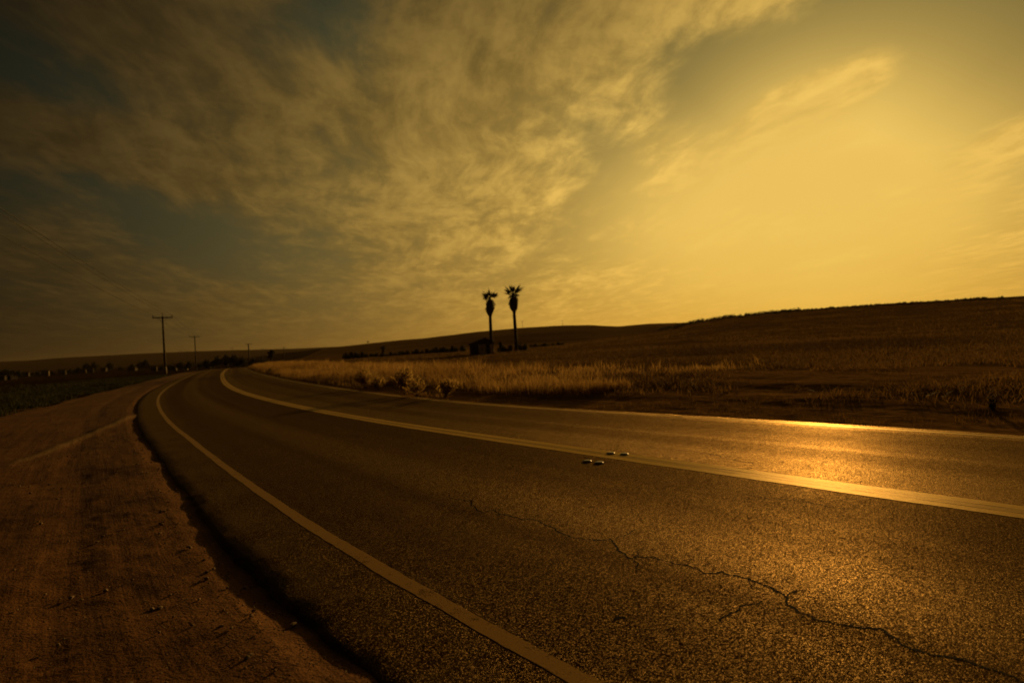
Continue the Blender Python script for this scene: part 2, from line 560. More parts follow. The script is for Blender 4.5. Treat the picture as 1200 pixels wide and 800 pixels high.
ss = stations(-60, -3, 22, 330, .07, 1.035)
ts = np.concatenate([[T_L - .085, T_L - .055, T_L - .02, T_L], np.linspace(T_L + .15, T_R - .1, 22), [T_R, T_R + .03, T_R + .10]])
zs = np.concatenate([[-.15, -.06, -.012, 0], np.zeros(22), [0, -.03, -.14]])
SS, TT = np.meshgrid(ss, ts, indexing='ij')
jl = fbm(ss * 1.1, ss * 0 + 3, 31, 3) * .025 + fbm(ss * 9, ss * 0, 77, 3) * .018
jr = fbm(ss * 2.0, ss * 0 + 9, 41, 5) * .05
TT[:, :4] += jl[:, None]; TT[:, -3:] += jr[:, None]
X, Y = road_xy(SS, TT)
Z = np.broadcast_to(zs, SS.shape) + dip(X, Y)
Z = Z + (vnoise(SS * 9, TT * 30, 8) * .016) * (np.arange(len(ts)) < 3)
rd = mesh_np('road', np.stack([X, Y, Z], -1).reshape(-1, 3), grid_faces(*X.shape)[:, ::-1], M['asphalt'],
             attrs={'st': np.stack([SS, TT, SS * 0], -1).reshape(-1, 3)})
tag(rd, 'worn two lane asphalt road bending away to the left', 'road', kind='structure')


def stripe(name, t0, w, mat, label, wob=.01, seed=0):
    s = stations(-40, -2, 20, 300, .05, 1.03)
    e = np.stack([t0 - w / 2 + fbm(s * 2.5, s * 0, seed) * wob + vnoise(s * 14, s * 0, seed + 5) * .006,
                  t0 + s * 0,
                  t0 + w / 2 + fbm(s * 2.5, s * 0, seed + 1) * wob + vnoise(s * 14, s * 0, seed + 9) * .006], 1)
    S2 = np.repeat(s[:, None], 3, 1)
    X, Y = road_xy(S2, e)
    Z = dip(X, Y) + .002
    o = mesh_np(name, np.stack([X, Y, Z], -1).reshape(-1, 3), grid_faces(*X.shape)[:, ::-1], mat)
    tag(o, label, 'road marking', kind='structure')


stripe('edge_line', LINE_L, .105, M['white'], 'worn white edge line beside the dirt shoulder', seed=50)
stripe('edge_line', LINE_R, .11, M['white'], 'thin white edge line beside the grassy field', seed=60)
stripe('centre_line', -.118, .125, M['yellow'], 'yellow centre stripe on the side of the dirt shoulder', seed=70)
stripe('centre_line', .118, .125, M['yellow'], 'yellow centre stripe on the side of the grassy field', seed=80)
stripe('faded_paint', 0, .106, M['oldpaint'], 'faded old paint between the two centre stripes', wob=.004, seed=85)

# --- cracks traced on the asphalt
CR = [
    ('long winding crack crossing the near lane', .013, [(520, 575), (530, 584), (545, 587), (553, 586), (558, 596), (566, 600), (580, 598), (598, 604), (612, 609), (624, 608), (645, 617), (660, 625), (686, 632), (716, 631), (720, 637), (727, 646), (738, 654), (747, 653), (768, 653), (790, 660), (823, 671), (845, 669), (870, 676), (900, 686), (918, 695), (922, 699), (921, 705), (935, 716), (955, 725), (975, 729), (1000, 733), (1030, 735), (1050, 747), (1065, 758), (1100, 767), (1135, 774), (1165, 784), (1190, 793), (1230, 806)]),
    ('short branch crack forking toward the centre line', .008, [(717, 630), (735, 626), (748, 620)]),
    ('tiny hooked crack below the fork', .007, [(739, 655), (748, 660), (746, 666)]),
    ('separate short crack below the long winding one', .008, [(845, 730), (862, 716), (880, 707), (893, 703)]),
    ('small looped crack at the bend of the long one', .008, [(923, 698), (932, 692), (945, 690)]),
    ('faint crack just below the double yellow line', .008, [(868, 578), (880, 580), (920, 585), (962, 591), (1000, 597)]),
    ('faint crack in the far lane', .011, [(738, 523), (780, 526), (807, 528), (840, 533), (867, 540), (885, 543)]),
    ('dark scuff pit in the near lane', .016, [(718, 725), (725, 722.5), (733, 723.5)]),
]
for lab, w, pts in CR:
    P = np.array([ground_pt(*p) for p in pts])
    for it in range(4):                                   # midpoint wander, real scale
        mid = (P[:-1] + P[1:]) / 2; d = P[1:] - P[:-1]
        nrm = np.stack([-d[:, 1], d[:, 0]], 1)
        mid = mid + nrm * rng.uniform(-.17, .17, (len(mid), 1))
        Q = np.empty((len(P) + len(mid), 2)); Q[0::2] = P; Q[1::2] = mid; P = Q
    d = np.gradient(P, axis=0); d /= np.linalg.norm(d, axis=1)[:, None] + 1e-9
    nrm = np.stack([-d[:, 1], d[:, 0]], 1)
    k = np.linspace(0, 1, len(P)); taper = np.minimum(1, np.minimum(k, 1 - k) * 12 + .25)
    ww = (1.1 * w * taper * (.25 + 1.2 * rng.random(len(P))))[:, None]
    strips = [(P, ww)]
    for q in range(int(len(P) / 26)):                     # short side cracks
        k0 = rng.integers(2, len(P) - 3); a0 = math.atan2(d[k0, 1], d[k0, 0]) + rng.choice([-1, 1]) * rng.uniform(.5, 1.3)
        L_ = rng.uniform(.05, .22); n_ = 9
        aa = a0 + np.cumsum(rng.normal(0, .35, n_)); pts_ = P[k0] + np.cumsum(np.stack([np.cos(aa), np.sin(aa)], 1) * L_ / n_, 0)
        strips.append((np.vstack([P[k0][None], pts_]), (w * .5 * np.linspace(1, .2, n_ + 1) * rng.uniform(.5, 1.2, n_ + 1))[:, None]))
    Vs, Fs, b0 = [], [], 0
    for si, (P_, w_s) in enumerate(strips):
        d_ = np.gradient(P_, axis=0); d_ /= np.linalg.norm(d_, axis=1)[:, None] + 1e-9
        nr = np.stack([-d_[:, 1], d_[:, 0]], 1); zc = np.full(len(P_), .0014 + .0003 * (si > 0) + .00002 * si)
        Vs += [np.c_[P_ + nr * w_s / 2, zc], np.c_[P_ - nr * w_s / 2, zc]]
        i = np.arange(len(P_) - 1) + b0
        Fs.append(np.stack([i, i + 1, i + 1 + len(P_), i + len(P_)], 1)[:, ::-1]); b0 += 2 * len(P_)
    tag(mesh_np('road_crack', np.concatenate(Vs), np.concatenate(Fs), M['crack']), lab, 'crack', kind='structure')

# ------------------------------------------------------------------ dirt shoulder (left) and verge (right)
s = stations(-14, 0, 6, 92, .035, 1.03)
k = np.concatenate([np.linspace(0, .30, 95), np.linspace(.305, 1, 75)])
tin = T_L - .0 + np.zeros_like(s)
tout = np.minimum(dirt_outer(s), T_L - .5)
TT = tin[:, None] + (tout - tin)[:, None] * k[None] ** 1.25
SS = np.repeat(s[:, None], len(k), 1)
X, Y = road_xy(SS, TT)
edge = T_L - TT
near = np.clip(1.2 - np.hypot(X, Y) / 30, .2, 1)
rutw = fbm(SS / 3, TT * 0, 90) * .25
rut = np.exp(-((edge - 1.15 - rutw) / .16) ** 2) + .8 * np.exp(-((edge - 2.75 - rutw) / .2) ** 2)
Z = -.036 + .030 * sstep(.03, .30, edge) - .02 * sstep(.4, 1.2, edge) + fbm(X / 1.3, Y / 1.3, 14, 5) * .05 * near + fbm(X * 5, Y * 5, 15, 3) * .013 * near \
    - .011 * rut + .006 * np.sin(SS * 42) * rut * (fbm(SS, TT, 17) > 0)
pl0, pl1 = np.array(ground_pt(162, 485)), np.array(ground_pt(34, 536))
dv = (pl1 - pl0) / np.linalg.norm(pl1 - pl0); L = np.linalg.norm(pl1 - pl0)
al = (X - pl0[0]) * dv[0] + (Y - pl0[1]) * dv[1]; ac = -(X - pl0[0]) * dv[1] + (Y - pl0[1]) * dv[0] + .12 * fbm(al / 1.5, al * 0, 61)
pale = np.exp(-(ac / .16) ** 2) * sstep(-1.2, .6, al) * sstep(L + 1.6, L - .3, al)
Z = Z + .03 * pale
kk = np.broadcast_to(k[None], Z.shape)
wob = fbm(SS / 2.5, SS * 0 + 7, 71) * .10
Z = Z - .20 * sstep(.93, 1.0, kk + wob * (kk > .8)) + dip(X, Y)
ds = mesh_np('dirt_shoulder', np.stack([X, Y, Z], -1).reshape(-1, 3), grid_faces(*X.shape), M['dirt'],
             attrs={'st': np.stack([SS, TT, SS * 0], -1).reshape(-1, 3), 'pale': pale.ravel()})
tag(ds, 'wide brown dirt shoulder with tyre tracks', 'shoulder', kind='structure')


def dirt_z(x, y, e):
    return -.036 + .030 * sstep(.03, .30, e) - .02 * sstep(.4, 1.2, e) + fbm(x / 1.3, y / 1.3, 14, 5) * .05 * np.clip(1.2 - np.hypot(x, y) / 30, .2, 1)


def verge_h(S, T):
    e = T - T_R
    z = -.03 + .12 * sstep(.2, 2.6, e + .45 * fbm(S / 3.5, T * 0, 81)) + .16 * sstep(2.2, 6, e)
    z = z + .017 * np.sin((e + .5 * fbm(S / 5, T * 0, 83)) * 3.4) * sstep(1.0, 1.8, e) * sstep(7, 4, e)
    return z + fbm(S / 1.1, T / .8, 84, 5) * .04 * sstep(.2, 1.2, e) + fbm(S * 3, T * 3, 85, 3) * .02


s = stations(-30, -4, 16, 175, .10, 1.03)
t = np.concatenate([np.linspace(T_R + .02, T_R + 5, 80), np.linspace(T_R + 5.1, T_R + 10.5, 40)])
SS, TT = np.meshgrid(s, t, indexing='ij')
X, Y = road_xy(SS, TT)
Z = verge_h(SS, TT) + dip(X, Y)
e = TT - T_R
Z = Z * 1.0
Z = Z + (terrain_z(X, Y) - .12 - Z) * sstep(8.2, 10.5, e + 1.2 * fbm(SS / 4, TT / 4, 88))
vg = mesh_np('road_verge', np.stack([X, Y, Z], -1).reshape(-1, 3), grid_faces(*X.shape)[:, ::-1], M['verge'],
             attrs={'st': np.stack([SS, TT, SS * 0], -1).reshape(-1, 3)})
tag(vg, 'rough earth verge between the road and the field', 'verge', kind='structure')


def surf_z(x, y):
    """height of whatever ground sheet is on top, arrays"""
    S, T = road_st(x, y)
    z = terrain_z(x, y)
    e = T - T_R
    v = verge_h(S, T) + dip(x, y)
    inside = (e > .02) & (e < 9) & (S > -28) & (S < 174)
    return np.where(inside, np.maximum(z, v), z)


# ------------------------------------------------------------------ grass blades (one mesh each, uncountable)
def blades(x, y, z, h, w, lean, mat, name, label, segs=2, tone=None, cat='grass'):
    n = len(x)
    yaw = rng.uniform(0, 2 * np.pi, n); ld = rng.uniform(0, 2 * np.pi, n)
    lv = np.stack([np.cos(ld), np.sin(ld)], 1) * (lean * h)[:, None]
    wv = np.stack([np.cos(yaw), np.sin(yaw)], 1) * (w / 2)[:, None]
    base = np.stack([x, y], 1)
    lv_ = []
    for f, wf in ((0, 1.0), (.55, .75)):
        c = base + lv * f ** 1.8
        zz = z - .03 + (h + .03) * f
        lv_ += [np.c_[c - wv * wf, zz], np.c_[c + wv * wf, zz]]
    tip = np.c_[base + lv, z + h * (1 - .25 * lean)]
    V = np.stack(lv_ + [tip], 1)                          # n,5,3
    b0 = np.arange(n)[:, None] * 5
    F = np.concatenate([b0 + np.array([0, 1, 3]), b0 + np.array([0, 3, 2]), b0 + np.array([2, 3, 4])])
    if tone is None: tone = rng.random(n)
    o = mesh_np(name, V.reshape(-1, 3), F, mat, smooth=False, attrs={'tone': np.repeat(tone, 5)})
    return tag(o, label, cat, kind='stuff')


def clustered(n_t, per, sx, sy, spread):
    k = rng.integers(0, n_t, n_t * per)
    return sx[k] + rng.normal(0, 1, len(k)) * spread[k], sy[k] + rng.normal(0, 1, len(k)) * spread[k], k


# tall golden grass on the verge of the bend
nt_ = 5200
s_ = 9 + 150 * rng.random(nt_) ** 1.7; t_ = T_R + .32 + rng.gamma(1.7, 1.8, nt_)
keep = (vnoise(s_ / 3.2, t_ / 1.6, 101) + .28 * (s_ > 26) + .12 > 0) & (t_ < T_R + 12)
s_, t_ = s_[keep], t_[keep]
tx, ty = road_xy(s_, t_)
hh = (.30 + .30 * rng.random(len(s_)) + .20 * sstep(16, 26, s_)) * (.45 + .55 * sstep(.3, 1.3, t_ - T_R)) * (.78 + .75 * fbm(s_ / 3.5, t_ / 2, 103, 3))
px_, py_, k_ = clustered(len(tx), 13, tx, ty, .10 + .05 * rng.random(len(tx)))
blades(px_, py_, surf_z(px_, py_), hh[k_] * rng.uniform(.55, 1.15, len(k_)), rng.uniform(.008, .016, len(k_)) * (1 + s_[k_] / 45), rng.uniform(.1, .8, len(k_)), M['grass'], 'grass',
       'tall dry golden grass growing along the outer bend', tone=np.clip(rng.normal(.5, .25, len(k_)) + .5 * vnoise(px_ / 4, py_ / 4, 5), 0, 1))
# short stubble on the near verge
nt_ = 3600
s_ = -6 + 34 * rng.random(nt_); t_ = T_R + .22 + 8.5 * rng.random(nt_) ** 1.1
keep = vnoise(s_ / 2.2, t_ / .8, 111) - .02 > 0
s_, t_ = s_[keep], t_[keep]
tx, ty = road_xy(s_, t_)
px_, py_, k_ = clustered(len(tx), 12, tx, ty, .04 + .07 * rng.random(len(tx)))
blades(px_, py_, surf_z(px_, py_), rng.uniform(.03, .13, len(k_)), rng.uniform(.004, .010, len(k_)), rng.uniform(.1, .8, len(k_)), M['fieldgrass'], 'grass',
       'short dry stubble on the near verge', tone=np.clip(rng.normal(.45, .3, len(k_)), 0, 1))
# field tussocks, coarser with distance
nt_ = 22000
az_ = np.radians(-16 + 70 * rng.random(nt_)); r_ = 11 * (230 / 11) ** rng.random(nt_)
tx, ty = r_ * np.sin(az_), r_ * np.cos(az_)
S1, T1 = road_st(tx, ty)
keep = (T1 > T_R + 2.0 + 2.5 * rng.random(nt_)) & (fbm(tx / 7, ty / 7, 121, 3) + .22 > 0)
tx, ty, r_ = tx[keep], ty[keep], r_[keep]
px_, py_, k_ = clustered(len(tx), 9, tx, ty, .10 + .10 * rng.random(len(tx)) + r_ / 260)
rk = r_[k_]
blades(px_, py_, surf_z(px_, py_), rng.uniform(.06, .24, len(k_)) * (1 + rk / 200), rng.uniform(.008, .018, len(k_)) * (1 + rk / 28), rng.uniform(.3, 1.3, len(k_)), M['fieldgrass'], 'grass',
       'brown tussock grass covering the field', tone=np.clip(rng.normal(.42, .25, len(k_)) + .7 * fbm(px_ / 12, py_ / 12, 6, 3), 0, 1))
# low green weeds beyond the dirt shoulder
nt_ = 5200
u_ = 3 + 82 * rng.random(nt_) ** 1.3; off = rng.gamma(1.7, 2.6, nt_)
dirv = np.array([-.43, .903])
bx = _q[0] + dirv[0] * (u_ - 26) - .903 * off; by = _q[1] + dirv[1] * (u_ - 26) - .43 * off
keep = (fbm(bx / 3, by / 3, 131, 3) + .18 > 0) & (by > -4)
bx, by, off = bx[keep], by[keep], off[keep]
px_, py_, k_ = clustered(len(bx), 13, bx, by, .14 + .12 * rng.random(len(bx)))
blades(px_, py_, terrain_z(px_, py_), rng.uniform(.08, .30, len(k_)), rng.uniform(.02, .05, len(k_)), rng.uniform(.2, .9, len(k_)), M['weed'], 'weeds',
       'low green weeds beyond the dirt shoulder', tone=np.clip(rng.normal(.45, .28, len(k_)), 0, 1), cat='weeds')


# ------------------------------------------------------------------ gravel on the shoulder
def gravel():
    ico_v = np.array([(0, 0, 1), (.894, 0, .447), (.276, .851, .447), (-.724, .526, .447), (-.724, -.526, .447), (.276, -.851, .447),
                      (.724, .526, -.447), (-.276, .851, -.447), (-.894, 0, -.447), (-.276, -.851, -.447), (.724, -.526, -.447), (0, 0, -1)])
    ico_f = np.array([(0, 1, 2), (0, 2, 3), (0, 3, 4), (0, 4, 5), (0, 5, 1), (1, 6, 2), (2, 7, 3), (3, 8, 4), (4, 9, 5), (5, 10, 1),
                      (2, 6, 7), (3, 7, 8), (4, 8, 9), (5, 9, 10), (1, 10, 6), (11, 7, 6), (11, 8, 7), (11, 9, 8), (11, 10, 9), (11, 6, 10)])
    n = 9000
    s = -.5 + 26 * rng.random(n) ** 2.0; e = .05 + rng.gamma(1.6, 1.3, n)
    m_ = rng.random(n) < .22
    e[m_] = rng.random(m_.sum()) * .35
    x, y = road_xy(s, T_L - e - .08)
    ok = (_D[0] * (x - _q[0]) + _D[1] * (y - _q[1])) > .4
    x, y, e = x[ok], y[ok], e[ok]; n = len(x)
    size = .0022 + .0042 * rng.random(n) + .013 * rng.random(n) ** 20
    V = ico_v[None] * (1 + rng.uniform(-.3, .3, (n, 12, 1)))
    sc3 = size[:, None] * np.stack([rng.uniform(.7, 1.4, n), rng.uniform(.7, 1.4, n), rng.uniform(.45, .9, n)], 1)
    V = V * sc3[:, None]
    a = rng.uniform(0, 6.28, n); c, s2 = np.cos(a)[:, None], np.sin(a)[:, None]
    V = np.stack([V[..., 0] * c - V[..., 1] * s2, V[..., 0] * s2 + V[..., 1] * c, V[..., 2]], -1)
    V += np.stack([x, y, dirt_z(x, y, e + .08) + size * .35 + .003], 1)[:, None]
    F = (np.arange(n)[:, None, None] * 12 + ico_f[None]).reshape(-1, 3)
    return tag(mesh_np('gravel', V.reshape(-1, 3), F, M['stone'], smooth=False), 'loose small stones strewn on the dirt shoulder', 'gravel', kind='stuff')


gravel()


# ------------------------------------------------------------------ foliage things
def leafy(name, clumps, n, leaf, mat, parent, squash=1.0, seed=0):
    """leaf-sized faces spread through clumps: list of (x,y,z,r)"""
    g = np.random.default_rng(seed)
    C = np.array(clumps, float)
    k = g.choice(len(C), n, p=C[:, 3] ** 2 / (C[:, 3] ** 2).sum())
    d = g.normal(size=(n, 3)); d /= np.linalg.norm(d, axis=1)[:, None]
    rr = g.random(n) ** .45
    p = C[k, :3] + d * (C[k, 3] * rr)[:, None] * np.array([1, 1, squash])
    a = g.normal(size=(n, 3)); a /= np.linalg.norm(a, axis=1)[:, None]
    b = np.cross(a, g.normal(size=(n, 3))); b /= np.linalg.norm(b, axis=1)[:, None]
    L = (leaf * g.uniform(.6, 1.4, n))[:, None]
    V = np.stack([p - a * L, p + b * L * .45, p + a * L, p - b * L * .45], 1)
    V[..., 2] = np.maximum(V[..., 2], .01)
    F = np.arange(n * 4).reshape(-1, 4)
    return mesh_np(name, V.reshape(-1, 3), F, mat, parent, smooth=False, attrs={'tone': np.repeat(g.random(n), 4)})


def bush(name, x, y, w, h, label, cat='bush', group=None, n=700, leaf=.09, mat='leaf', seed=0, z=None):
    g = random.Random(seed)
    root = empty(name, (x, y, (ground_z(x, y) if z is None else z) - .03))
    tag(root, label, cat, group)
    st = MB(); cl = []
    for i in range(9):
        q = g.uniform(0, 6.28); rr = g.uniform(.0, .34) * w
        hh = g.uniform(.35, .82) * h * (1 - .5 * (rr / (.5 * w)) ** 2)
        c = (rr * math.cos(q), rr * math.sin(q), hh)
        r = g.uniform(.13, .22) * min(w, h * 1.2)
        cl += [(*c, r), (c[0] * .9, c[1] * .9, max(r * .8, hh * .5), r * 1.15)]
        st.tube([(c[0] * .1, c[1] * .1, 0), (c[0] * .6, c[1] * .6, hh * .5), c], [.03 * h, .02 * h, .008 * h], 5)
    st.build('stem', M['trunk'], root, True)
    leafy('foliage', cl, n, leaf, M[mat], root, seed=seed)
    return root


def tree(name, x, y, h, w, label, group=None, n=900, leaf=.16, seed=0, trunk_h=.35, z=None, thick=.04):
    g = random.Random(seed)
    root = empty(name, (x, y, (ground_z(x, y) if z is None else z) - .05)); tag(root, label, 'tree', group)
    tr = MB()
    tr.tube([(0, 0, 0), (.02 * h, .01 * h, h * trunk_h * .6), (0, .02 * h, h * trunk_h * 1.2), (.01 * h, 0, h * .7)], [thick * h, thick * .8 * h, thick * .65 * h, thick * .3 * h], 7, True, .1)
    cl = []
    for i in range(11):
        q = g.uniform(0, 6.28); rr = w * .5 * g.uniform(.1, .75); hz = h * (trunk_h + (1 - trunk_h) * g.uniform(.15, .85))
        c = (rr * math.cos(q), rr * math.sin(q), hz)
        tr.tube([(0, 0, h * trunk_h), (c[0] * .5, c[1] * .5, (h * trunk_h + hz) / 2), c], [thick * .5 * h, thick * .3 * h, thick * .12 * h], 5)
        cl.append((*c, w * g.uniform(.14, .26)))
    tr.build('trunk', M['trunk'], root, True)
    leafy('crown', cl, n, leaf, M['leaf'], root, .85, seed)
    return root


def dup(root, loc, rz, sx, label, group=None):
    r = root.copy(); COL.objects.link(r); r.location = loc; r.rotation_euler = (0, 0, rz); r.scale = sx
    r['label'] = label
    if group: r['group'] = group
    for ch in list(root.children):
        c = ch.copy(); COL.objects.link(c); c.parent = r
        for gch in list(ch.children):
            d = gch.copy(); COL.objects.link(d); d.parent = c
    return r


def at_depth(px, d, py=None):
    a, e = ray(px, 400 if py is None else py)
    return a * d, d


# ------------------------------------------------------------------ palms
def fan_frond(ang, elev, length, g):
    """petiole, then a folded fan of pointed segments; returns verts, faces around the crown centre"""
    vs, fs = [], []
    d = Vector((math.cos(ang) * math.cos(elev), math.sin(ang) * math.cos(elev), math.sin(elev)))
    side = Vector((-math.sin(ang), math.cos(ang), 0)); upv = d.cross(side) * -1
    tw = Matrix.Rotation(g.choice((-1, 1)) * g.uniform(.25, 1.25), 3, d); side = tw @ side; upv = tw @ upv
    pl = length * .20
    droop = Vector((0, 0, -.10 * length))
    w = .035
    p0, p1 = d * .12, d * pl + droop * .25
    for p in (p0, p1): vs += [p - side * w, p + side * w, p + upv * w]
    fs += [(0, 1, 4, 3), (1, 2, 5, 4), (2, 0, 3, 5)]
    nseg = 11
    for i in range(nseg):
        q = (i / (nseg - 1) - .5) * .74
        sl = (length - pl) * (1 - .55 * abs(q) / .37) * g.uniform(.7, 1.15)
        dd = (d * math.cos(q) + side * math.sin(q)).normalized()
        nn = (side * math.cos(q) - d * math.sin(q)).normalized()
        b = len(vs)
        m_ = p1 + dd * sl * .55 + droop * .15
        tip = p1 + dd * sl + droop * (.6 + .4 * abs(q)) + upv * g.uniform(-.03, .03)
        vs += [p1, m_ - nn * .05 + upv * .02, m_ + nn * .05 + upv * .02, tip]
        fs += [(b, b + 1, b + 3, b + 2)]
    return vs, fs


def palm(px, py_base, depth, height, lean_top, label, crown_w, seed):
    g = random.Random(seed)
    x, y = at_depth(px, depth, py_base)
    z = ground_z(x, y) - .1
    root = empty('palm_tree', (x, y, z)); tag(root, label, 'palm tree', 'pair of tall palms by the shed')
    crown_z = height - 1.05
    sk_top, sk_bot = crown_z - .15, crown_z - 3.0

    def axis(zz):
        f = zz / height
        return Vector((lean_top * f + .10 * math.sin(f * 2.7 + seed), .05 * math.sin(f * 3), zz))
    tr = MB()
    zsn = np.linspace(0, crown_z, 46)
    tr.tube([axis(q) for q in zsn], [(.30 - .085 * q / height + .10 * math.exp(-q * 1.6)) * (1 + .035 * (i % 2)) for i, q in enumerate(zsn)], 12, True, .04)
    tr.build('trunk', M['bark'], root, True)
    # skirt of dead fronds: layered hanging strips over a teardrop
    sk = MB(); N = 620
    for i in range(N):
        f = g.random()
        zz = sk_bot + .35 + (sk_top - sk_bot - .35) * f
        prof = lambda f_: (.17 + .46 * math.sin(math.pi * min(1, max(0, f_)) ** .82) ** .85) * (1 + .18 * math.sin(a + 9 * f_ + seed) + .10 * math.sin(3 * a + 5 * f_))
        a = g.uniform(0, 2 * math.pi); r = prof(f) * g.uniform(.55, 1.18)
        ln = g.uniform(.4, .75); r2 = prof(max(0, f - ln / 2.85)) * g.uniform(.75, 1.35)
        c0, c1 = axis(zz), axis(zz - ln)
        p0 = c0 + Vector((math.cos(a) * r * .75, math.sin(a) * r * .75, 0))
        a2 = a + g.uniform(-.2, .2)
        p1 = c0 + (c1 - c0) * .4 + Vector((math.cos(a) * max(r, r2), math.sin(a) * max(r, r2), 0))
        p2 = c1 + Vector((math.cos(a2) * r2, math.sin(a2) * r2, 0))
        t = Vector((-math.sin(a), math.cos(a), 0)) * g.uniform(.05, .11)
        sk.add([p0 - t * .5, p0 + t * .5, p1 - t, p1 + t, p2 - t * .3, p2 + t * .3], [(0, 1, 3, 2), (2, 3, 5, 4)])
    zz = np.linspace(sk_bot + .25, sk_top, 14)
    sk.tube([axis(q) for q in zz], [.20 + .20 * math.sin(math.pi * ((q - sk_bot) / (sk_top - sk_bot)) ** .8) for q in zz], 12, True, .12)
    sk.build('dead_frond_skirt', M['thatch'], root)
    c = axis(crown_z + .05)
    nf = 26
    for i in range(nf):
        tier = i % 4
        el = [R(76), R(44), R(17), R(-8)][tier] + g.uniform(-.2, .2)
        an = i * 2.39996 + g.uniform(-.25, .25)
        vs, fs = fan_frond(an, el, crown_w / 2 * g.uniform(.82, 1.15) * (1.0, 1.2, 1.36, 1.28)[tier], g)
        o = MB().add(vs, fs).build('frond', M['palmleaf'], root, loc=c)
        at = o.data.attributes.new('tone', 'FLOAT', 'POINT')
        at.data.foreach_set('value', np.full(len(o.data.vertices), g.random(), np.float32))
    sp = MB().tube([axis(crown_z - .3), axis(crown_z + .05), axis(crown_z + .55)], [.2, .16, .03], 8)
    sp.build('crown_shaft', M['bark'], root, True)
    return root


PD = 93.0


def h_from_px(px, y0, y1, d): return (ray(px, y0)[1] - ray(px, y1)[1]) * d


def top_z(px, py, d): return CAMH + ray(px, py)[1] * d


def base_for(px, py_base, d):
    x, y = at_depth(px, d, py_base)
    return x, y, ground_z(x, y)


for px, pb, ptx, pt, lab, cw, sd in (
        (576.5, 414, 573.5, 340.5, 'shorter palm with bulging brown skirt, rising right behind the wooden shed', 3.35, 3),
        (604.8, 414, 602, 336.5, 'taller palm with long brown skirt, standing among dark bushes right of the shed', 3.9, 8)):
    x, y, z = base_for(px, pb, PD + (1.5 if sd == 3 else 0))
    hgt_ = top_z(ptx, pt, PD) - z
    palm(px, pb, PD + (1.5 if sd == 3 else 0), hgt_, .25 if sd == 3 else .12, lab, cw, sd)

# ------------------------------------------------------------------ shed
sx0, sy0 = at_depth(564.5, 80, 416)
gz = ground_z(sx0, sy0)
shed = empty('shed', (sx0, sy0, gz - .05), R(6)); tag(shed, 'small dark gabled shed with pale double doors, left of the palms', 'shed')
W, D_, HW, HR = 3.15, 4.0, 1.60, 2.25
w_ = MB()
w_.add([(-W / 2, -D_ / 2, 0), (W / 2, -D_ / 2, 0), (W / 2, -D_ / 2, HW), (.45, -D_ / 2, HR), (-W / 2, -D_ / 2, HW),
        (-W / 2, D_ / 2, 0), (W / 2, D_ / 2, 0), (W / 2, D_ / 2, HW), (.45, D_ / 2, HR), (-W / 2, D_ / 2, HW)],
       [(0, 1, 2, 3, 4), (9, 8, 7, 6, 5), (0, 4, 9, 5), (1, 6, 7, 2), (4, 3, 8, 9), (2, 7, 8, 3)])
for i in range(11):
    w_.box((-W / 2 + .15 + i * .3, -D_ / 2 - .012, HW / 2), (.03, .024, HW))
wall = w_.build('wall', M['darkwood'], shed)
r_ = MB()
for (x0, z0), (x1, z1) in (((-W / 2 - .28, HW - .06), (.45, HR + .05)), ((.45, HR + .05), (W / 2 + .22, HW - .06))):
    a, bq = -D_ / 2 - .35, D_ / 2 + .35
    r_.add([(x0, a, z0), (x1, a, z1), (x1, bq, z1), (x0, bq, z0), (x0, a, z0 + .1), (x1, a, z1 + .1), (x1, bq, z1 + .1), (x0, bq, z0 + .1)],
           [(3, 2, 1, 0), (4, 5, 6, 7), (0, 1, 5, 4), (1, 2, 6, 5), (2, 3, 7, 6), (3, 0, 4, 7)])
r_.build('roof', M['roof'], shed)
for dx in (-.26, .27):
    d_ = MB().box((dx, -D_ / 2 - .045, .77), (.49, .05, 1.44))
    d_.box((dx, -D_ / 2 - .08, 1.25), (.45, .02, .10)); d_.box((dx, -D_ / 2 - .08, .35), (.45, .02, .10))
    dr = d_.build('door', M['paledoor'], shed)
    MB().box((dx + (.17 if dx < 0 else -.17), -D_ / 2 - .10, .9), (.03, .05, .16)).build('handle', M['wire'], dr)
MB().box((1.30, -D_ / 2 - .04, .76), (.38, .04, 1.36)).build('panel', M['paledoor'], shed)['label'] = 'pale upright panel at the right corner'
MB().box((-1.1, -D_ / 2 - .03, 1.05), (.5, .05, .45)).build('window', M['housedark'], shed)

# ------------------------------------------------------------------ bushes round the palms and along the field edge
for i, (px, pb, d, w, h, lab) in enumerate((
        (586.5, 414, 92.5, 1.5, 1.9, 'dark leggy bush close to the right wall of the shed'),
        (590.5, 414.5, 91, 1.6, 1.25, 'low dark bush in the gap between shed and taller palm'),
        (597.5, 414.5, 91.5, 1.8, 1.25, 'dark rounded bush left against the taller palm'),
        (612.5, 413, 91, 2.2, 1.75, 'thick dark bush immediately right of the taller palm'))):
    x, y = at_depth(px, d, pb)
    bush('bush', x, y, w, h, lab, group='dark bushes at the palms', seed=40 + i, n=900, leaf=.10)
hb = bush('hedge_bush', *at_depth(405, 150, 420), 4.2, 2.3, 'dark bush in the low row along the back of the golden grass', group='row of low bushes along the field', n=900, leaf=.2, seed=71)
hx = [(411, 148, 1.15), (418, 147, 1.1), (425, 149, 1.05), (434, 150, .75), (441, 152, .8), (449, 151, .7), (458, 152, .75), (468, 152, .75), (478, 151, .8), (489, 150, .85), (500, 149, .8),
      (511, 148, .95), (521, 148, .95), (531, 147, 1.0), (541, 146, .95), (628, 150, .6), (640, 152, .6), (655, 155, .6)]
for i, (px, d, s_) in enumerate(hx):
    x, y = at_depth(px, d, 417)
    dup(hb, (x, y, ground_z(x, y) - .1), i * 1.7, (1.15, 1.0, .9 * s_), hb['label'], hb['group'])
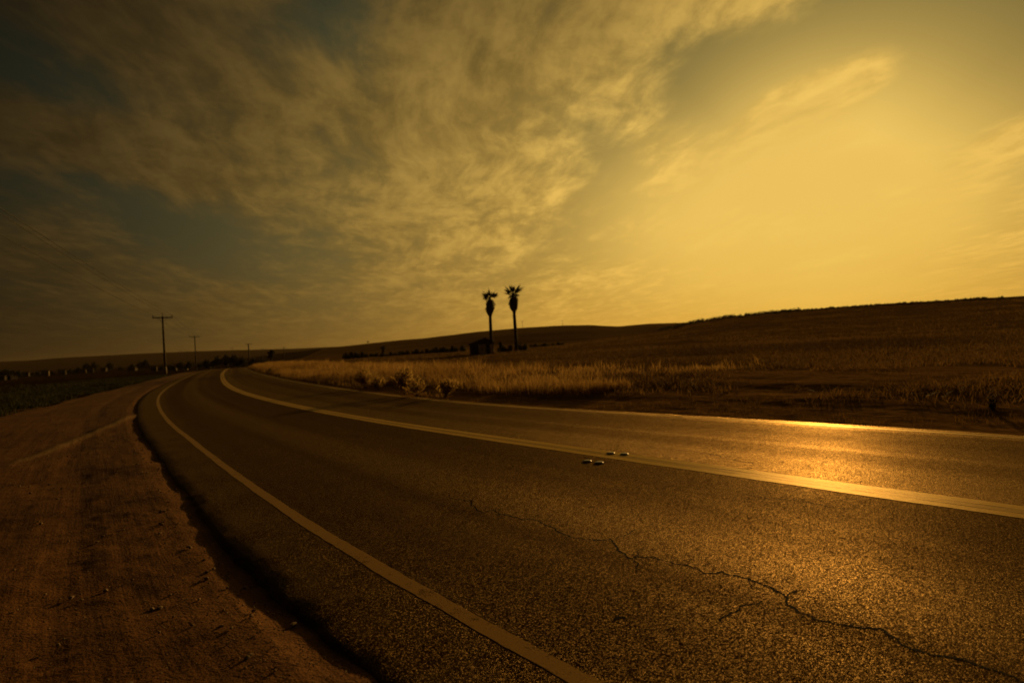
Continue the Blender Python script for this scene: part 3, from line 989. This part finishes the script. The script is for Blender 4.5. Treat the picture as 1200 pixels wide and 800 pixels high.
x, y = at_depth(449.5, 140, 417); tree('small_tree', x, y, 3.0, 1.6, 'lone sapling poking above the low bush row', n=350, leaf=.14, seed=5)
x, y = at_depth(317.5, 118, 420)
tree('small_tree', x, y, top_z(317.5, 408.8, 118) - ground_z(x, y), 1.5, 'small round-crowned tree beside the vanishing end of the road', n=900, leaf=.13, seed=14, trunk_h=.42, thick=.06)
x, y = at_depth(431, 880, 401)
tree('small_tree', x, y, 5.0, 3.4, 'lone tree silhouetted on the hill crest left of the palms', n=300, leaf=.4, seed=12)
for i, (px, py, w, h, lab) in enumerate(((304.5, 427.5, 1.5, 1.0, 'dark bush at the end of the white line, farthest of three'),
                                         (317, 436.5, 1.0, .72, 'dark bush in the golden grass, middle of three along the bend'),
                                         (327, 440.5, .7, .42, 'little dark bush by the white line, nearest of three'))):
    x, y = ground_pt(px, py)
    bush('small_bush', x, y, w, h, lab, group='dark bushes on the bend', n=420, leaf=.07, seed=80 + i)
x, y = ground_pt(1163, 462, .3)
bush('field_weed', x, y, .13, .27, 'single dark dead weed standing in the field by the road', cat='weed', n=220, leaf=.016, seed=91, z=float(surf_z(np.array([x]), np.array([y]))[0]))


# ------------------------------------------------------------------ dry bushes on the bend
def dry_bush(px, py, h, w, label, seed, fan=.0, n=520):
    g = np.random.default_rng(seed)
    x, y = ground_pt(px, py, .1)
    z = float(surf_z(np.array([x]), np.array([y]))[0])
    root = empty('dry_bush', (x, y, z - .03)); tag(root, label, 'dry bush', 'pale dry bushes on the bend')
    st = MB()
    V, tone = [], []
    for i in range(30):
        a = g.uniform(0, 6.28); out = g.uniform(.1, .5) * w; hh = h * g.uniform(.6, 1.0) * (1 - .45 * (out / (.5 * w)) ** 2)
        p = [Vector((0, 0, 0)), Vector((math.cos(a) * out * .35 + fan * hh * .15, math.sin(a) * out * .35, hh * .5)), Vector((math.cos(a) * out + fan * hh * .4, math.sin(a) * out, hh))]
        st.tube(p, [.006, .004, .002], 4, False)
        for j in range(n // 30):
            f = g.uniform(.30, 1.0) ** .8
            q = p[0].lerp(p[1], f * 2) if f < .5 else p[1].lerp(p[2], f * 2 - 1)
            dv = Vector(g.normal(size=3)); dv.z = abs(dv.z) + .5; dv.normalize()
            L = g.uniform(.08, .26) * h
            sd = dv.cross(Vector(g.normal(size=3))).normalized() * .010
            e = q + dv * L
            V += [q - sd, q + sd, e + sd * 1.6, e - sd * 1.6]
    st.build('stem', M['drystem'], root)
    V = np.array([tuple(v) for v in V])
    mesh_np('twigs', V, np.arange(len(V)).reshape(-1, 4), M['dryleaf'], root, smooth=False, attrs={'tone': np.repeat(g.random(len(V) // 4), 4)})
    return root


for px, py, h, w, lab, sd, fan, n in (
        (428, 452, .95, 1.1, 'tall airy dry bush on the bend, leftmost of the pale bushes', 21, .05, 540),
        (443, 453, .70, .9, 'low dry bush tucked between the two airy tall ones', 22, 0, 330),
        (474, 459, .95, 1.2, 'widest airy dry bush on the bend, twigs spreading like a fan', 23, 0, 660),
        (488, 460, .70, .8, 'smaller dry bush leaning on the right of the widest one', 24, .1, 300),
        (521, 461, .62, .9, 'dense dry bush with stems swept to one side, nearest the shed line', 25, .5, 600)):
    dry_bush(px, py, h, w, lab, sd, fan, n)


# ------------------------------------------------------------------ utility poles and wires
def utility_pole(px, py_top, d, arm_px, label, sleeve=False, detail=True, name='utility_pole', group='utility poles beyond the road', r=.15, yaw=None):
    x, y = at_depth(px, d, py_top)
    z = ground_z(x, y) - .15
    H = top_z(px, py_top, d) - z
    th = math.atan2(-x, y) if yaw is None else yaw
    root = empty(name, (x, y, z), th); tag(root, label, 'utility pole', group)
    MB().tube([(0, 0, 0), (0, 0, H * .5), (0, 0, H)], [r, r * .88, r * .72], 10).build('pole', M['pole'], root, True)
    aw = arm_px / FPX * d
    arm = MB().box((0, -.15, H - .22), (aw, .11, .15))
    arm.tube([(-aw * .28, -.15, H - .25), (0, -.14, H - .85)], .02, 5); arm.tube([(aw * .28, -.15, H - .25), (0, -.14, H - .85)], .02, 5)
    ao = arm.build('crossarm', M['pole'], root)
    tops = []
    for xx in (-aw / 2 + .10, aw / 2 - .10):
        MB().tube([(xx, -.15, H - .15), (xx, -.15, H - .02), (xx, -.15, H + .03), (xx, -.15, H + .17), (xx, -.15, H + .22)], [.02, .03, .085, .075, .04], 8).build('insulator', M['ceramic'], root, True)
        tops.append(Matrix.Rotation(th, 3, 'Z') @ Vector((xx, -.15, H + .22)) + Vector((x, y, z)))
    if detail:
        MB().tube([(0, 0, H - .03), (0, 0, H + .32), (0, 0, H + .36), (0, 0, H + .52)], [.03, .022, .06, .035], 8).build('insulator', M['ceramic'], root, True)
    tops.insert(1, Matrix.Rotation(th, 3, 'Z') @ Vector((0, 0, H + .50)) + Vector((x, y, z)))
    if sleeve:
        MB().tube([(0, 0, .0), (0, 0, 1.28)], [r * 1.10, r * 1.06], 10).build('sleeve', M['sleeve'], root, True)
    return root, tops


p1, w1 = utility_pole(190.3, 370.5, 85, 20.5, 'tallest wooden utility pole, pale at its foot, beside the dirt shoulder', True, r=.17, yaw=R(30))
p2, w2 = utility_pole(228, 393.6, 165, 11, 'mid sized utility pole right behind the tallest one', r=.17)
p3, w3 = utility_pole(291, 402.5, 270, 7.5, 'utility pole with wide dark head directly above the end of the road', r=.32)
utility_pole(272.3, 407.2, 470, 4.6, 'faint thin utility pole left of the one above the road end', detail=False, r=.2)
utility_pole(307.3, 408.5, 460, 3.4, 'faint pole between the road-end pole and the round tree', detail=False, r=.2)
utility_pole(332.5, 406.7, 400, 3.8, 'dark pole standing in front of the hill, right of the round tree', detail=False, r=.28)
utility_pole(211.5, 411, 520, 4.6, 'left pole of the faint pair behind the mid sized pole', detail=False, r=.22, group='faint pair of poles')
utility_pole(219, 411, 520, 4.0, 'right pole of the faint pair behind the mid sized pole', detail=False, r=.25, group='faint pair of poles')
utility_pole(612, 376.0, 820, 3.0, 'tiny faint pole on the hill just right of the palms', detail=False, r=.22, group='tiny poles on the hill')
utility_pole(659, 375.6, 830, 2.4, 'tiny faint pole on the hill, well right of the palms', detail=False, r=.2, group='tiny poles on the hill')

# wires run on from the tallest pole past the camera's left shoulder to the next pole of the line, out of frame
w0 = [Vector((-8.6, -3.6, 8.3)), Vector((-7.7, -4.1, 8.75)), Vector((-6.8, -4.6, 8.3))]
for k in range(3):
    m_ = MB()
    pts = []
    for a, bq in ((w0[k], w1[k]), (w1[k], w2[k]), (w2[k], w3[k])):
        n_ = 26
        for i in range(n_ + (bq is w3[k])):
            f = i / n_
            p = a.lerp(bq, f); p.z -= 4 * .42 * f * (1 - f)
            pts.append(p)
    m_.tube(pts, .019, 5)
    tag(m_.build('power_line', M['wire'], None, True), 'thin dark wire strung along the utility poles, climbing out of the left of the picture', 'wire', 'overhead wires')

# ------------------------------------------------------------------ marker post and ceramic road studs
x, y = ground_pt(246.6, 429.2)
z = ground_z(x, y)
mp = empty('marker_post', (x, y, z)); tag(mp, 'short pale marker post at the far left edge of the road', 'post')
MB().box((0, 0, .5), (.13, .05, 1.0), 0, .9).build('post', M['sleeve'], mp)
MB().box((0, -.04, .84), (.09, .02, .14)).build('reflector', M['ceramic'], mp)


def stud(x, y, label):
    prof = [(0.055, 0), (.055, .003), (.052, .009), (.042, .015), (.025, .018), (.0, .019)]
    n = 24; vs, fs = [], []
    for r, z in prof[:-1]:
        vs += [(r * math.cos(2 * math.pi * k / n), r * math.sin(2 * math.pi * k / n), z) for k in range(n)]
    for i in range(len(prof) - 2):
        fs += [(i * n + k, i * n + (k + 1) % n, i * n + n + (k + 1) % n, i * n + n + k) for k in range(n)]
    vs.append((0, 0, prof[-1][1])); b = (len(prof) - 2) * n
    fs += [(b + k, b + (k + 1) % n, len(vs) - 1) for k in range(n)]
    o = MB().add(vs, fs).build('road_stud', M['stud'], None, True, (x, y, .003))
    return tag(o, label, 'road stud', 'raised road studs at the double line')


stud(*ground_pt(715.5, 531.3), 'domed road stud beyond the yellow line, left one of its pair')
stud(*ground_pt(731.5, 532.3), 'brightest domed road stud, beyond the yellow line, right one of its pair')
stud(*ground_pt(688, 540.6), 'domed road stud on the near side of the yellow line, left of its pair')
stud(*ground_pt(702, 542.4), 'domed road stud on the near side of the yellow line, right of its pair')


# ------------------------------------------------------------------ distant settlement on the left
def house(x, y, w, d, h, rz, mat, label):
    z = ground_z(x, y) - .1
    root = empty('house', (x, y, z), rz); tag(root, label, 'house', 'small houses of the far settlement')
    MB().add([(-w / 2, -d / 2, 0), (w / 2, -d / 2, 0), (w / 2, -d / 2, h), (-w / 2, -d / 2, h), (-w / 2, d / 2, 0), (w / 2, d / 2, 0), (w / 2, d / 2, h), (-w / 2, d / 2, h),
              (-w / 2, 0, h + d * .22), (w / 2, 0, h + d * .22)],
             [(0, 1, 2, 3), (5, 4, 7, 6), (0, 3, 8, 7, 4), (1, 5, 6, 9, 2)]).build('wall', M[mat], root)
    r = MB()
    e = .3
    for sy in (-1, 1):
        y0, z0, z1 = sy * (d / 2 + e), h - e * .44, h + d * .22
        r.add([(-w / 2 - e, y0, z0), (w / 2 + e, y0, z0), (w / 2 + e, 0, z1), (-w / 2 - e, 0, z1), (-w / 2 - e, y0, z0 + .12), (w / 2 + e, y0, z0 + .12), (w / 2 + e, 0, z1 + .12), (-w / 2 - e, 0, z1 + .12)],
              [(3, 2, 1, 0), (4, 5, 6, 7), (0, 1, 5, 4), (3, 0, 4, 7), (1, 2, 6, 5)])
    r.build('roof', M['roof'], root)
    MB().box((w * .12, -d / 2 - .02, 1.0), (.95, .06, 2.0)).build('door', M['housedark'], root)
    MB().box((-w * .25, -d / 2 - .02, 1.5), (1.0, .06, .9)).build('window', M['housedark'], root)
    return root


for px, d, w, h, rz, mt, lab in (
        (3, 330, 3.0, 2.3, .2, 'stain_plaster', 'dim low house at the left edge below the dark trees'),
        (13, 335, 4.6, 2.4, -.3, 'stain_plaster', 'dim long house below the big dark tree mass'),
        (30, 420, 4.0, 2.6, .4, 'stain_plaster', 'dull house right after the big dark tree mass'),
        (46, 420, 3.4, 2.6, -.2, 'stain_plaster', 'small grey house beside the brightest pale one'),
        (53, 400, 4.2, 3.4, .55, 'plaster', 'brightest pale house of the settlement'),
        (73, 430, 4.6, 3.0, .5, 'plaster', 'second brightest house, standing alone between the tree masses'),
        (86.5, 440, 3.4, 2.4, .1, 'stain_plaster', 'little grey house at the left of the domed tree mass'),
        (98, 430, 4.2, 2.9, .3, 'plaster', 'pale house below the left flank of the domed tree mass'),
        (105.5, 420, 4.2, 3.1, .6, 'plaster', 'pale house directly below the domed tree mass'),
        (122, 430, 3.4, 2.6, .2, 'stain_plaster', 'grey house just right of the domed tree mass'),
        (156, 400, 4.4, 2.4, .1, 'stain_plaster', 'low grey house between domed trees and tallest pole'),
        (180.5, 330, 3.0, 2.7, .5, 'plaster', 'pale house left next to the tallest pole'),
        (204, 300, 2.6, 1.8, .2, 'stain_plaster', 'small pale shack between the two larger poles'),
        (217, 300, 2.6, 1.9, .3, 'plaster', 'small pale shack left of the mid sized pole')):
    x, y = at_depth(px, d, 434)
    house(x, y, w, w * .8, h, rz, mt, lab)

dt = tree('dark_tree', *at_depth(6, 345, 434), 6.4, 8.5, 'broad dark tree in the mass at the left edge of the picture', 'dark trees of the far settlement', n=1000, leaf=.5, seed=31, trunk_h=.15)
for i, (px, d, s, sz, lab) in enumerate((
        (-4, 345, 1.0, 1.0, 'broad dark tree in the mass at the left edge of the picture'), (14, 350, .95, .9, 'broad dark tree in the mass at the left edge of the picture'), (22, 350, .8, .8, 'broad dark tree in the mass at the left edge of the picture'),
        (37, 430, .6, .5, 'low dark tree among the houses'), (60, 430, .55, .5, 'low dark tree among the houses'),
        (82, 430, .6, .65, 'low dark tree among the houses'), (91, 430, .7, .75, 'low dark tree among the houses'),
        (102, 450, .95, 1.3, 'tall domed tree, left half of the domed mass'), (110.5, 450, .95, 1.3, 'tall domed tree, right half of the domed mass'),
        (128, 440, .8, 1.15, 'dense dark tree standing alone, next right of the domed mass'),
        (141, 430, .55, .5, 'low dark tree among the houses'), (155, 400, .7, .85, 'low dark tree left of the tallest pole'), (164, 390, .7, .95, 'low dark tree left of the tallest pole'),
        (171, 390, .7, 1.15, 'larger dark tree next to the tallest pole'),
        (190, 300, .45, .55, 'low dark scrub tree behind the foot of the tallest pole'), (199, 300, .55, .6, 'low dark scrub tree right of the tallest pole'),
        (212, 290, .6, .75, 'dark scrub tree at the mid sized pole'), (222, 290, .55, .75, 'dark scrub tree at the mid sized pole'),
        (234, 280, .5, .6, 'dark scrub tree right of the mid sized pole'),
        (243, 260, .6, .8, 'dark scrub tree behind the marker post'), (255, 260, .7, .95, 'dark tree in the thicket across the end of the road'), (265, 260, .75, 1.05, 'dark tree in the thicket across the end of the road'),
        (275, 255, .75, 1.0, 'dark tree in the thicket across the end of the road'), (284, 255, .7, .8, 'dark tree in the thicket across the end of the road'),
        (297, 250, .6, .75, 'dark tree in the thicket across the end of the road'), (306, 240, .5, .6, 'dark tree in the thicket across the end of the road'))):
    x, y = at_depth(px, d, 430)
    dup(dt, (x, y, ground_z(x, y) - .1), i * 2.1, (s, s, sz * .95), lab, 'dark trees of the far settlement')

# scrub along the near ridge crest: one uncountable fringe
n = 900
az_ = np.radians(rng.uniform(14.5, 50, n)); r_ = rng.uniform(225, 345, n)
cx_, cy_ = r_ * np.sin(az_), r_ * np.cos(az_)
cz_ = terrain_z(cx_, cy_)
hb_ = rng.uniform(.25, .9, n) * np.where((np.degrees(az_) < 27), 1.2, .35)
cl = np.stack([cx_, cy_, cz_ + hb_ * .35, hb_ * .9], 1)
k_ = np.repeat(np.arange(n), 42)
d_ = rng.normal(size=(len(k_), 3)); d_ /= np.linalg.norm(d_, axis=1)[:, None]
P = cl[k_, :3] + d_ * (cl[k_, 3] * rng.random(len(k_)) ** .5)[:, None]
a_ = rng.normal(size=P.shape) * .13; b_ = rng.normal(size=P.shape) * .09
V = np.stack([P - a_, P + b_, P + a_, P - b_], 1).reshape(-1, 3)
tag(mesh_np('scrub', V, np.arange(len(V)).reshape(-1, 4), M['leaf'], smooth=False, attrs={'tone': np.repeat(rng.random(len(P)), 4)}), 'dark low scrub covering the crest of the right-hand rise', 'scrub', kind='stuff')

# ------------------------------------------------------------------ haze
m = bpy.data.materials.new('haze'); m.use_nodes = True
nt = NT(m.node_tree); m.node_tree.nodes.clear()
out = nt.node('ShaderNodeOutputMaterial'); pv = nt.node('ShaderNodeVolumePrincipled')
pv.inputs['Color'].default_value = (.92, .70, .38, 1); pv.inputs['Density'].default_value = .00003; pv.inputs['Anisotropy'].default_value = .35
nt.l.new(pv.outputs[0], out.inputs['Volume'])
hz = MB().box((0, 0, 41), (9000, 9000, 94)).build('haze', m)
tag(hz, 'thin golden dust haze over the land', 'haze', kind='stuff')

# ------------------------------------------------------------------ sky, sun
SUN_AZ, SUN_EL = R(28.9), R(9.8)
SUN = Vector((math.sin(SUN_AZ) * math.cos(SUN_EL), math.cos(SUN_AZ) * math.cos(SUN_EL), math.sin(SUN_EL)))
w = bpy.data.worlds.new('World'); sc.world = w; w.use_nodes = True
nt = NT(w.node_tree); w.node_tree.nodes.clear()
wout = nt.node('ShaderNodeOutputWorld'); bg = nt.node('ShaderNodeBackground')
sky = nt.node('ShaderNodeTexSky'); sky.sky_type = 'NISHITA'; sky.sun_disc = False
sky.sun_elevation = SUN_EL; sky.sun_rotation = SUN_AZ; sky.dust_density = 3.0; sky.air_density = 1.2
gen = nt.node('ShaderNodeTexCoord').outputs['Generated']
dirv = nt.vmath('NORMALIZE', gen)
xyz = sep(nt, dirv)
ang = nt.math('MULTIPLY', nt.math('ARCCOSINE', nt.vmath('DOT_PRODUCT', dirv, tuple(SUN))), 180 / math.pi)      # degrees from the sun
az = nt.math('MULTIPLY', nt.math('ARCTAN2', xyz[0], xyz[1]), 180 / math.pi)
el = nt.math('MULTIPLY', nt.math('ARCSINE', xyz[2]), 180 / math.pi)
daz, delv = nt.math('SUBTRACT', az, math.degrees(SUN_AZ)), nt.math('SUBTRACT', el, math.degrees(SUN_EL))
daz = nt.math('WRAP', daz, 180, -180)
daz = nt.math('ADD', daz, nt.math('MULTIPLY', nt.math('MAXIMUM', daz, 0), .38))
af = nt.math('SQRT', nt.math('ADD', nt.math('MULTIPLY', nt.math('MULTIPLY', daz, daz), .62), nt.math('MULTIPLY', nt.math('MULTIPLY', delv, delv), 2.15)))
af = nt.math('DIVIDE', nt.math('MINIMUM', af, nt.math('MULTIPLY', ang, 1.25)), 100)          # the dust layer spreads the glow along the horizon
# clear air: Nishita through the golden evening filter, plus the forward glow of the dust round the sun (the values below are radiance x 10: background strength is 0.1)
K = 10.0
glow = nt.ramp(af, [(0, (.84, .545, .122)), (.08, (.84, .54, .12)), (.13, (.63, .41, .095)), (.18, (.335, .228, .058)), (.24, (.160, .119, .035)), (.31, (.130, .104, .034)), (.40, (.066, .060, .0245)), (.50, (.018, .0195, .0105)), (.60, (.005, .0062, .0042)), (1, (.004, .005, .004))], 'B_SPLINE')
cloud = nt.ramp(af, [(0, (.85, .55, .122)), (.12, (.83, .53, .116)), (.18, (.73, .46, .100)), (.24, (.55, .345, .074)), (.31, (.35, .218, .048)), (.40, (.175, .108, .026)), (.50, (.068, .042, .0122)), (.60, (.019, .0125, .0046)), (1, (.009, .007, .004))], 'B_SPLINE')
horiz = nt.ramp(af, [(0, (.85, .52, .080)), (.12, (.83, .45, .056)), (.22, (.66, .345, .045)), (.30, (.36, .19, .029)), (.40, (.145, .078, .0145)), (.50, (.055, .030, .0068)), (.58, (.024, .0135, .0036)), (1, (.007, .005, .003))], 'B_SPLINE')
# cloud sheet coordinates: direction projected on a layer overhead, streaked along the wind
zz = nt.math('ADD', nt.math('MAXIMUM', xyz[2], 0), .09)
cmb = nt.node('ShaderNodeCombineXYZ')
nt.put(cmb.inputs[0], nt.math('DIVIDE', xyz[0], zz)); nt.put(cmb.inputs[1], nt.math('DIVIDE', xyz[1], zz))
pl = cmb.outputs[0]
warp = nt.vmath('MULTIPLY', nt.vmath('SUBTRACT', nt.noise(pl, .9, 3, .5, out='Color'), (.5, .5, .5)), (.5, .5, 0))
plw = nt.vmath('ADD', pl, warp)
rot = nt.map(plw, (1, 1, 1), (3.3, 1.7, 0), (0, 0, R(-12)))
big = nt.noise(nt.map(rot, (.9, .42, 1)), 1.0, 5, .55)
mid = nt.noise(nt.map(rot, (2.8, 1.15, 1)), 1.0, 9, .62, .12)
puff = nt.noise(nt.map(plw, (8.5, 5.0, 1)), 1.0, 7, .66, .1)


def blob(a0, e0, sa, se, tilt=0.0):
    da, de = nt.math('SUBTRACT', az, a0), nt.math('SUBTRACT', el, e0)
    c, s_ = math.cos(R(tilt)), math.sin(R(tilt))
    u = nt.math('ADD', nt.math('MULTIPLY', da, c / sa), nt.math('MULTIPLY', de, s_ / sa))
    v = nt.math('ADD', nt.math('MULTIPLY', da, -s_ / se), nt.math('MULTIPLY', de, c / se))
    return nt.math('EXPONENT', nt.math('MULTIPLY', nt.math('ADD', nt.math('MULTIPLY', u, u), nt.math('MULTIPLY', v, v)), -1))


def px_azel(px, py):
    a, e = ray(px, py)
    return math.degrees(math.atan(a)), math.degrees(math.atan(e / math.hypot(1, a)))


def grey(v):
    nd = nt.node('ShaderNodeCombineXYZ')
    for i_ in range(3): nt.put(nd.inputs[i_], v)
    return nd.outputs[0]


bias = 0.08
for (px, py), sa, se, tilt, wgt in (
        ((255, 285), 9, 3.2, -12, -.20), ((90, 225), 9, 2.2, -8, -.15), ((40, 95), 9, 3.5, 0, -.24), ((395, 15), 5, 4, 0, -.20),
        ((840, 95), 5, 5, 40, -.13), ((1080, 30), 17, 5, 0, -.42), ((1150, 120), 7, 6, 0, -.30), ((700, 215), 4, 7, 30, -.16),
        ((985, 98), 5.5, 2.0, 6, .60), ((905, 130), 3, 1.5, 25, .3), ((1170, 170), 3.0, 1.2, 25, .48), ((880, 10), 5, 2.5, 0, .22), ((560, 120), 14, 10, 0, .12), ((330, 130), 12, 7, 0, .12), ((90, 160), 10, 2.2, -16, .20), ((960, 215), 6, 5, 0, .20), ((650, 300), 9, 3, 15, -.10), ((720, 180), 2.2, 5, 35, -.16), ((1050, 30), 1.5, 5, -40, .14)):
    a0, e0 = px_azel(px, py)
    bias = nt.math('ADD', nt.math('MULTIPLY', blob(a0, e0, sa, se, tilt), wgt), bias)
dens = nt.math('ADD', nt.math('ADD', nt.math('MULTIPLY', big, .55), nt.math('MULTIPLY', mid, .55)), nt.math('MULTIPLY', puff, .27))
fil = nt.noise(nt.map(rot, (11.0, 1.9, 1)), 1.0, 6, .62, .25)                        # fine wind-drawn filaments
dens = nt.math('ADD', dens, nt.math('MULTIPLY', nt.math('SUBTRACT', fil, .5), .17))
dens = nt.math('ADD', nt.math('SUBTRACT', dens, .685), bias)
cov = nt.rng(dens, -.15, .19)
shade = nt.rng(nt.math('ADD', nt.math('MULTIPLY', mid, .55), nt.math('ADD', nt.math('MULTIPLY', puff, .4), nt.math('MULTIPLY', fil, .22))), .43, .76, .56, 1.22)
cl_c = nt.mix(1.0, cloud, nt.mix(nt.rng(af, .05, .20), (1, 1, 1), grey(shade)), 'MULTIPLY')
nish = nt.mix(1.0, sky.outputs[0], (.0018, .0021, .0010), 'MULTIPLY')
clear = nt.mix(1.0, glow, nish, 'ADD')
col = nt.mix(cov, clear, cl_c)
hf = nt.math('EXPONENT', nt.math('DIVIDE', nt.math('MAXIMUM', el, 0), -7.5))
col = nt.mix(nt.math('MULTIPLY', hf, .95), col, horiz)
col = nt.mix(1.0, col, (K, K, K), 'MULTIPLY')
nt.l.new(col, bg.inputs['Color']); bg.inputs['Strength'].default_value = .1
nt.l.new(bg.outputs[0], wout.inputs['Surface'])

sl = bpy.data.lights.new('sun', 'SUN'); sl.energy = 2.2; sl.angle = R(2.0); sl.color = (1, .56, .15)
so = bpy.data.objects.new('sun', sl); link(so)
so.rotation_euler = SUN.to_track_quat('Z', 'Y').to_euler(); so.location = (60, 100, 80)

# ------------------------------------------------------------------ camera
cam = bpy.data.cameras.new('camera'); co_ = bpy.data.objects.new('camera', cam); link(co_)
cam.sensor_width = 36; cam.lens = 20.0; cam.clip_start = .05; cam.clip_end = 20000
co_.location = (0, 0, CAMH)
pitch = math.atan(VH / FPX)
co_.rotation_euler = (Matrix.Rotation(R(90) + pitch, 3, 'X') @ Matrix.Rotation(-ROLL, 3, 'Z')).to_euler()
cam.dof.use_dof = True; cam.dof.focus_distance = 4.6; cam.dof.aperture_fstop = 1.5
sc.camera = co_

# ------------------------------------------------------------------ render
sc.render.engine = 'CYCLES'
sc.view_settings.view_transform = 'Standard'; sc.view_settings.look = 'None'
sc.view_settings.exposure = 0; sc.view_settings.gamma = 1; sc.view_settings.use_curve_mapping = False
sc.cycles.use_denoising = True
sc.cycles.max_bounces = 6; sc.cycles.diffuse_bounces = 3; sc.cycles.glossy_bounces = 3; sc.cycles.transmission_bounces = 4
sc.cycles.volume_bounces = 1; sc.cycles.sample_clamp_indirect = 4
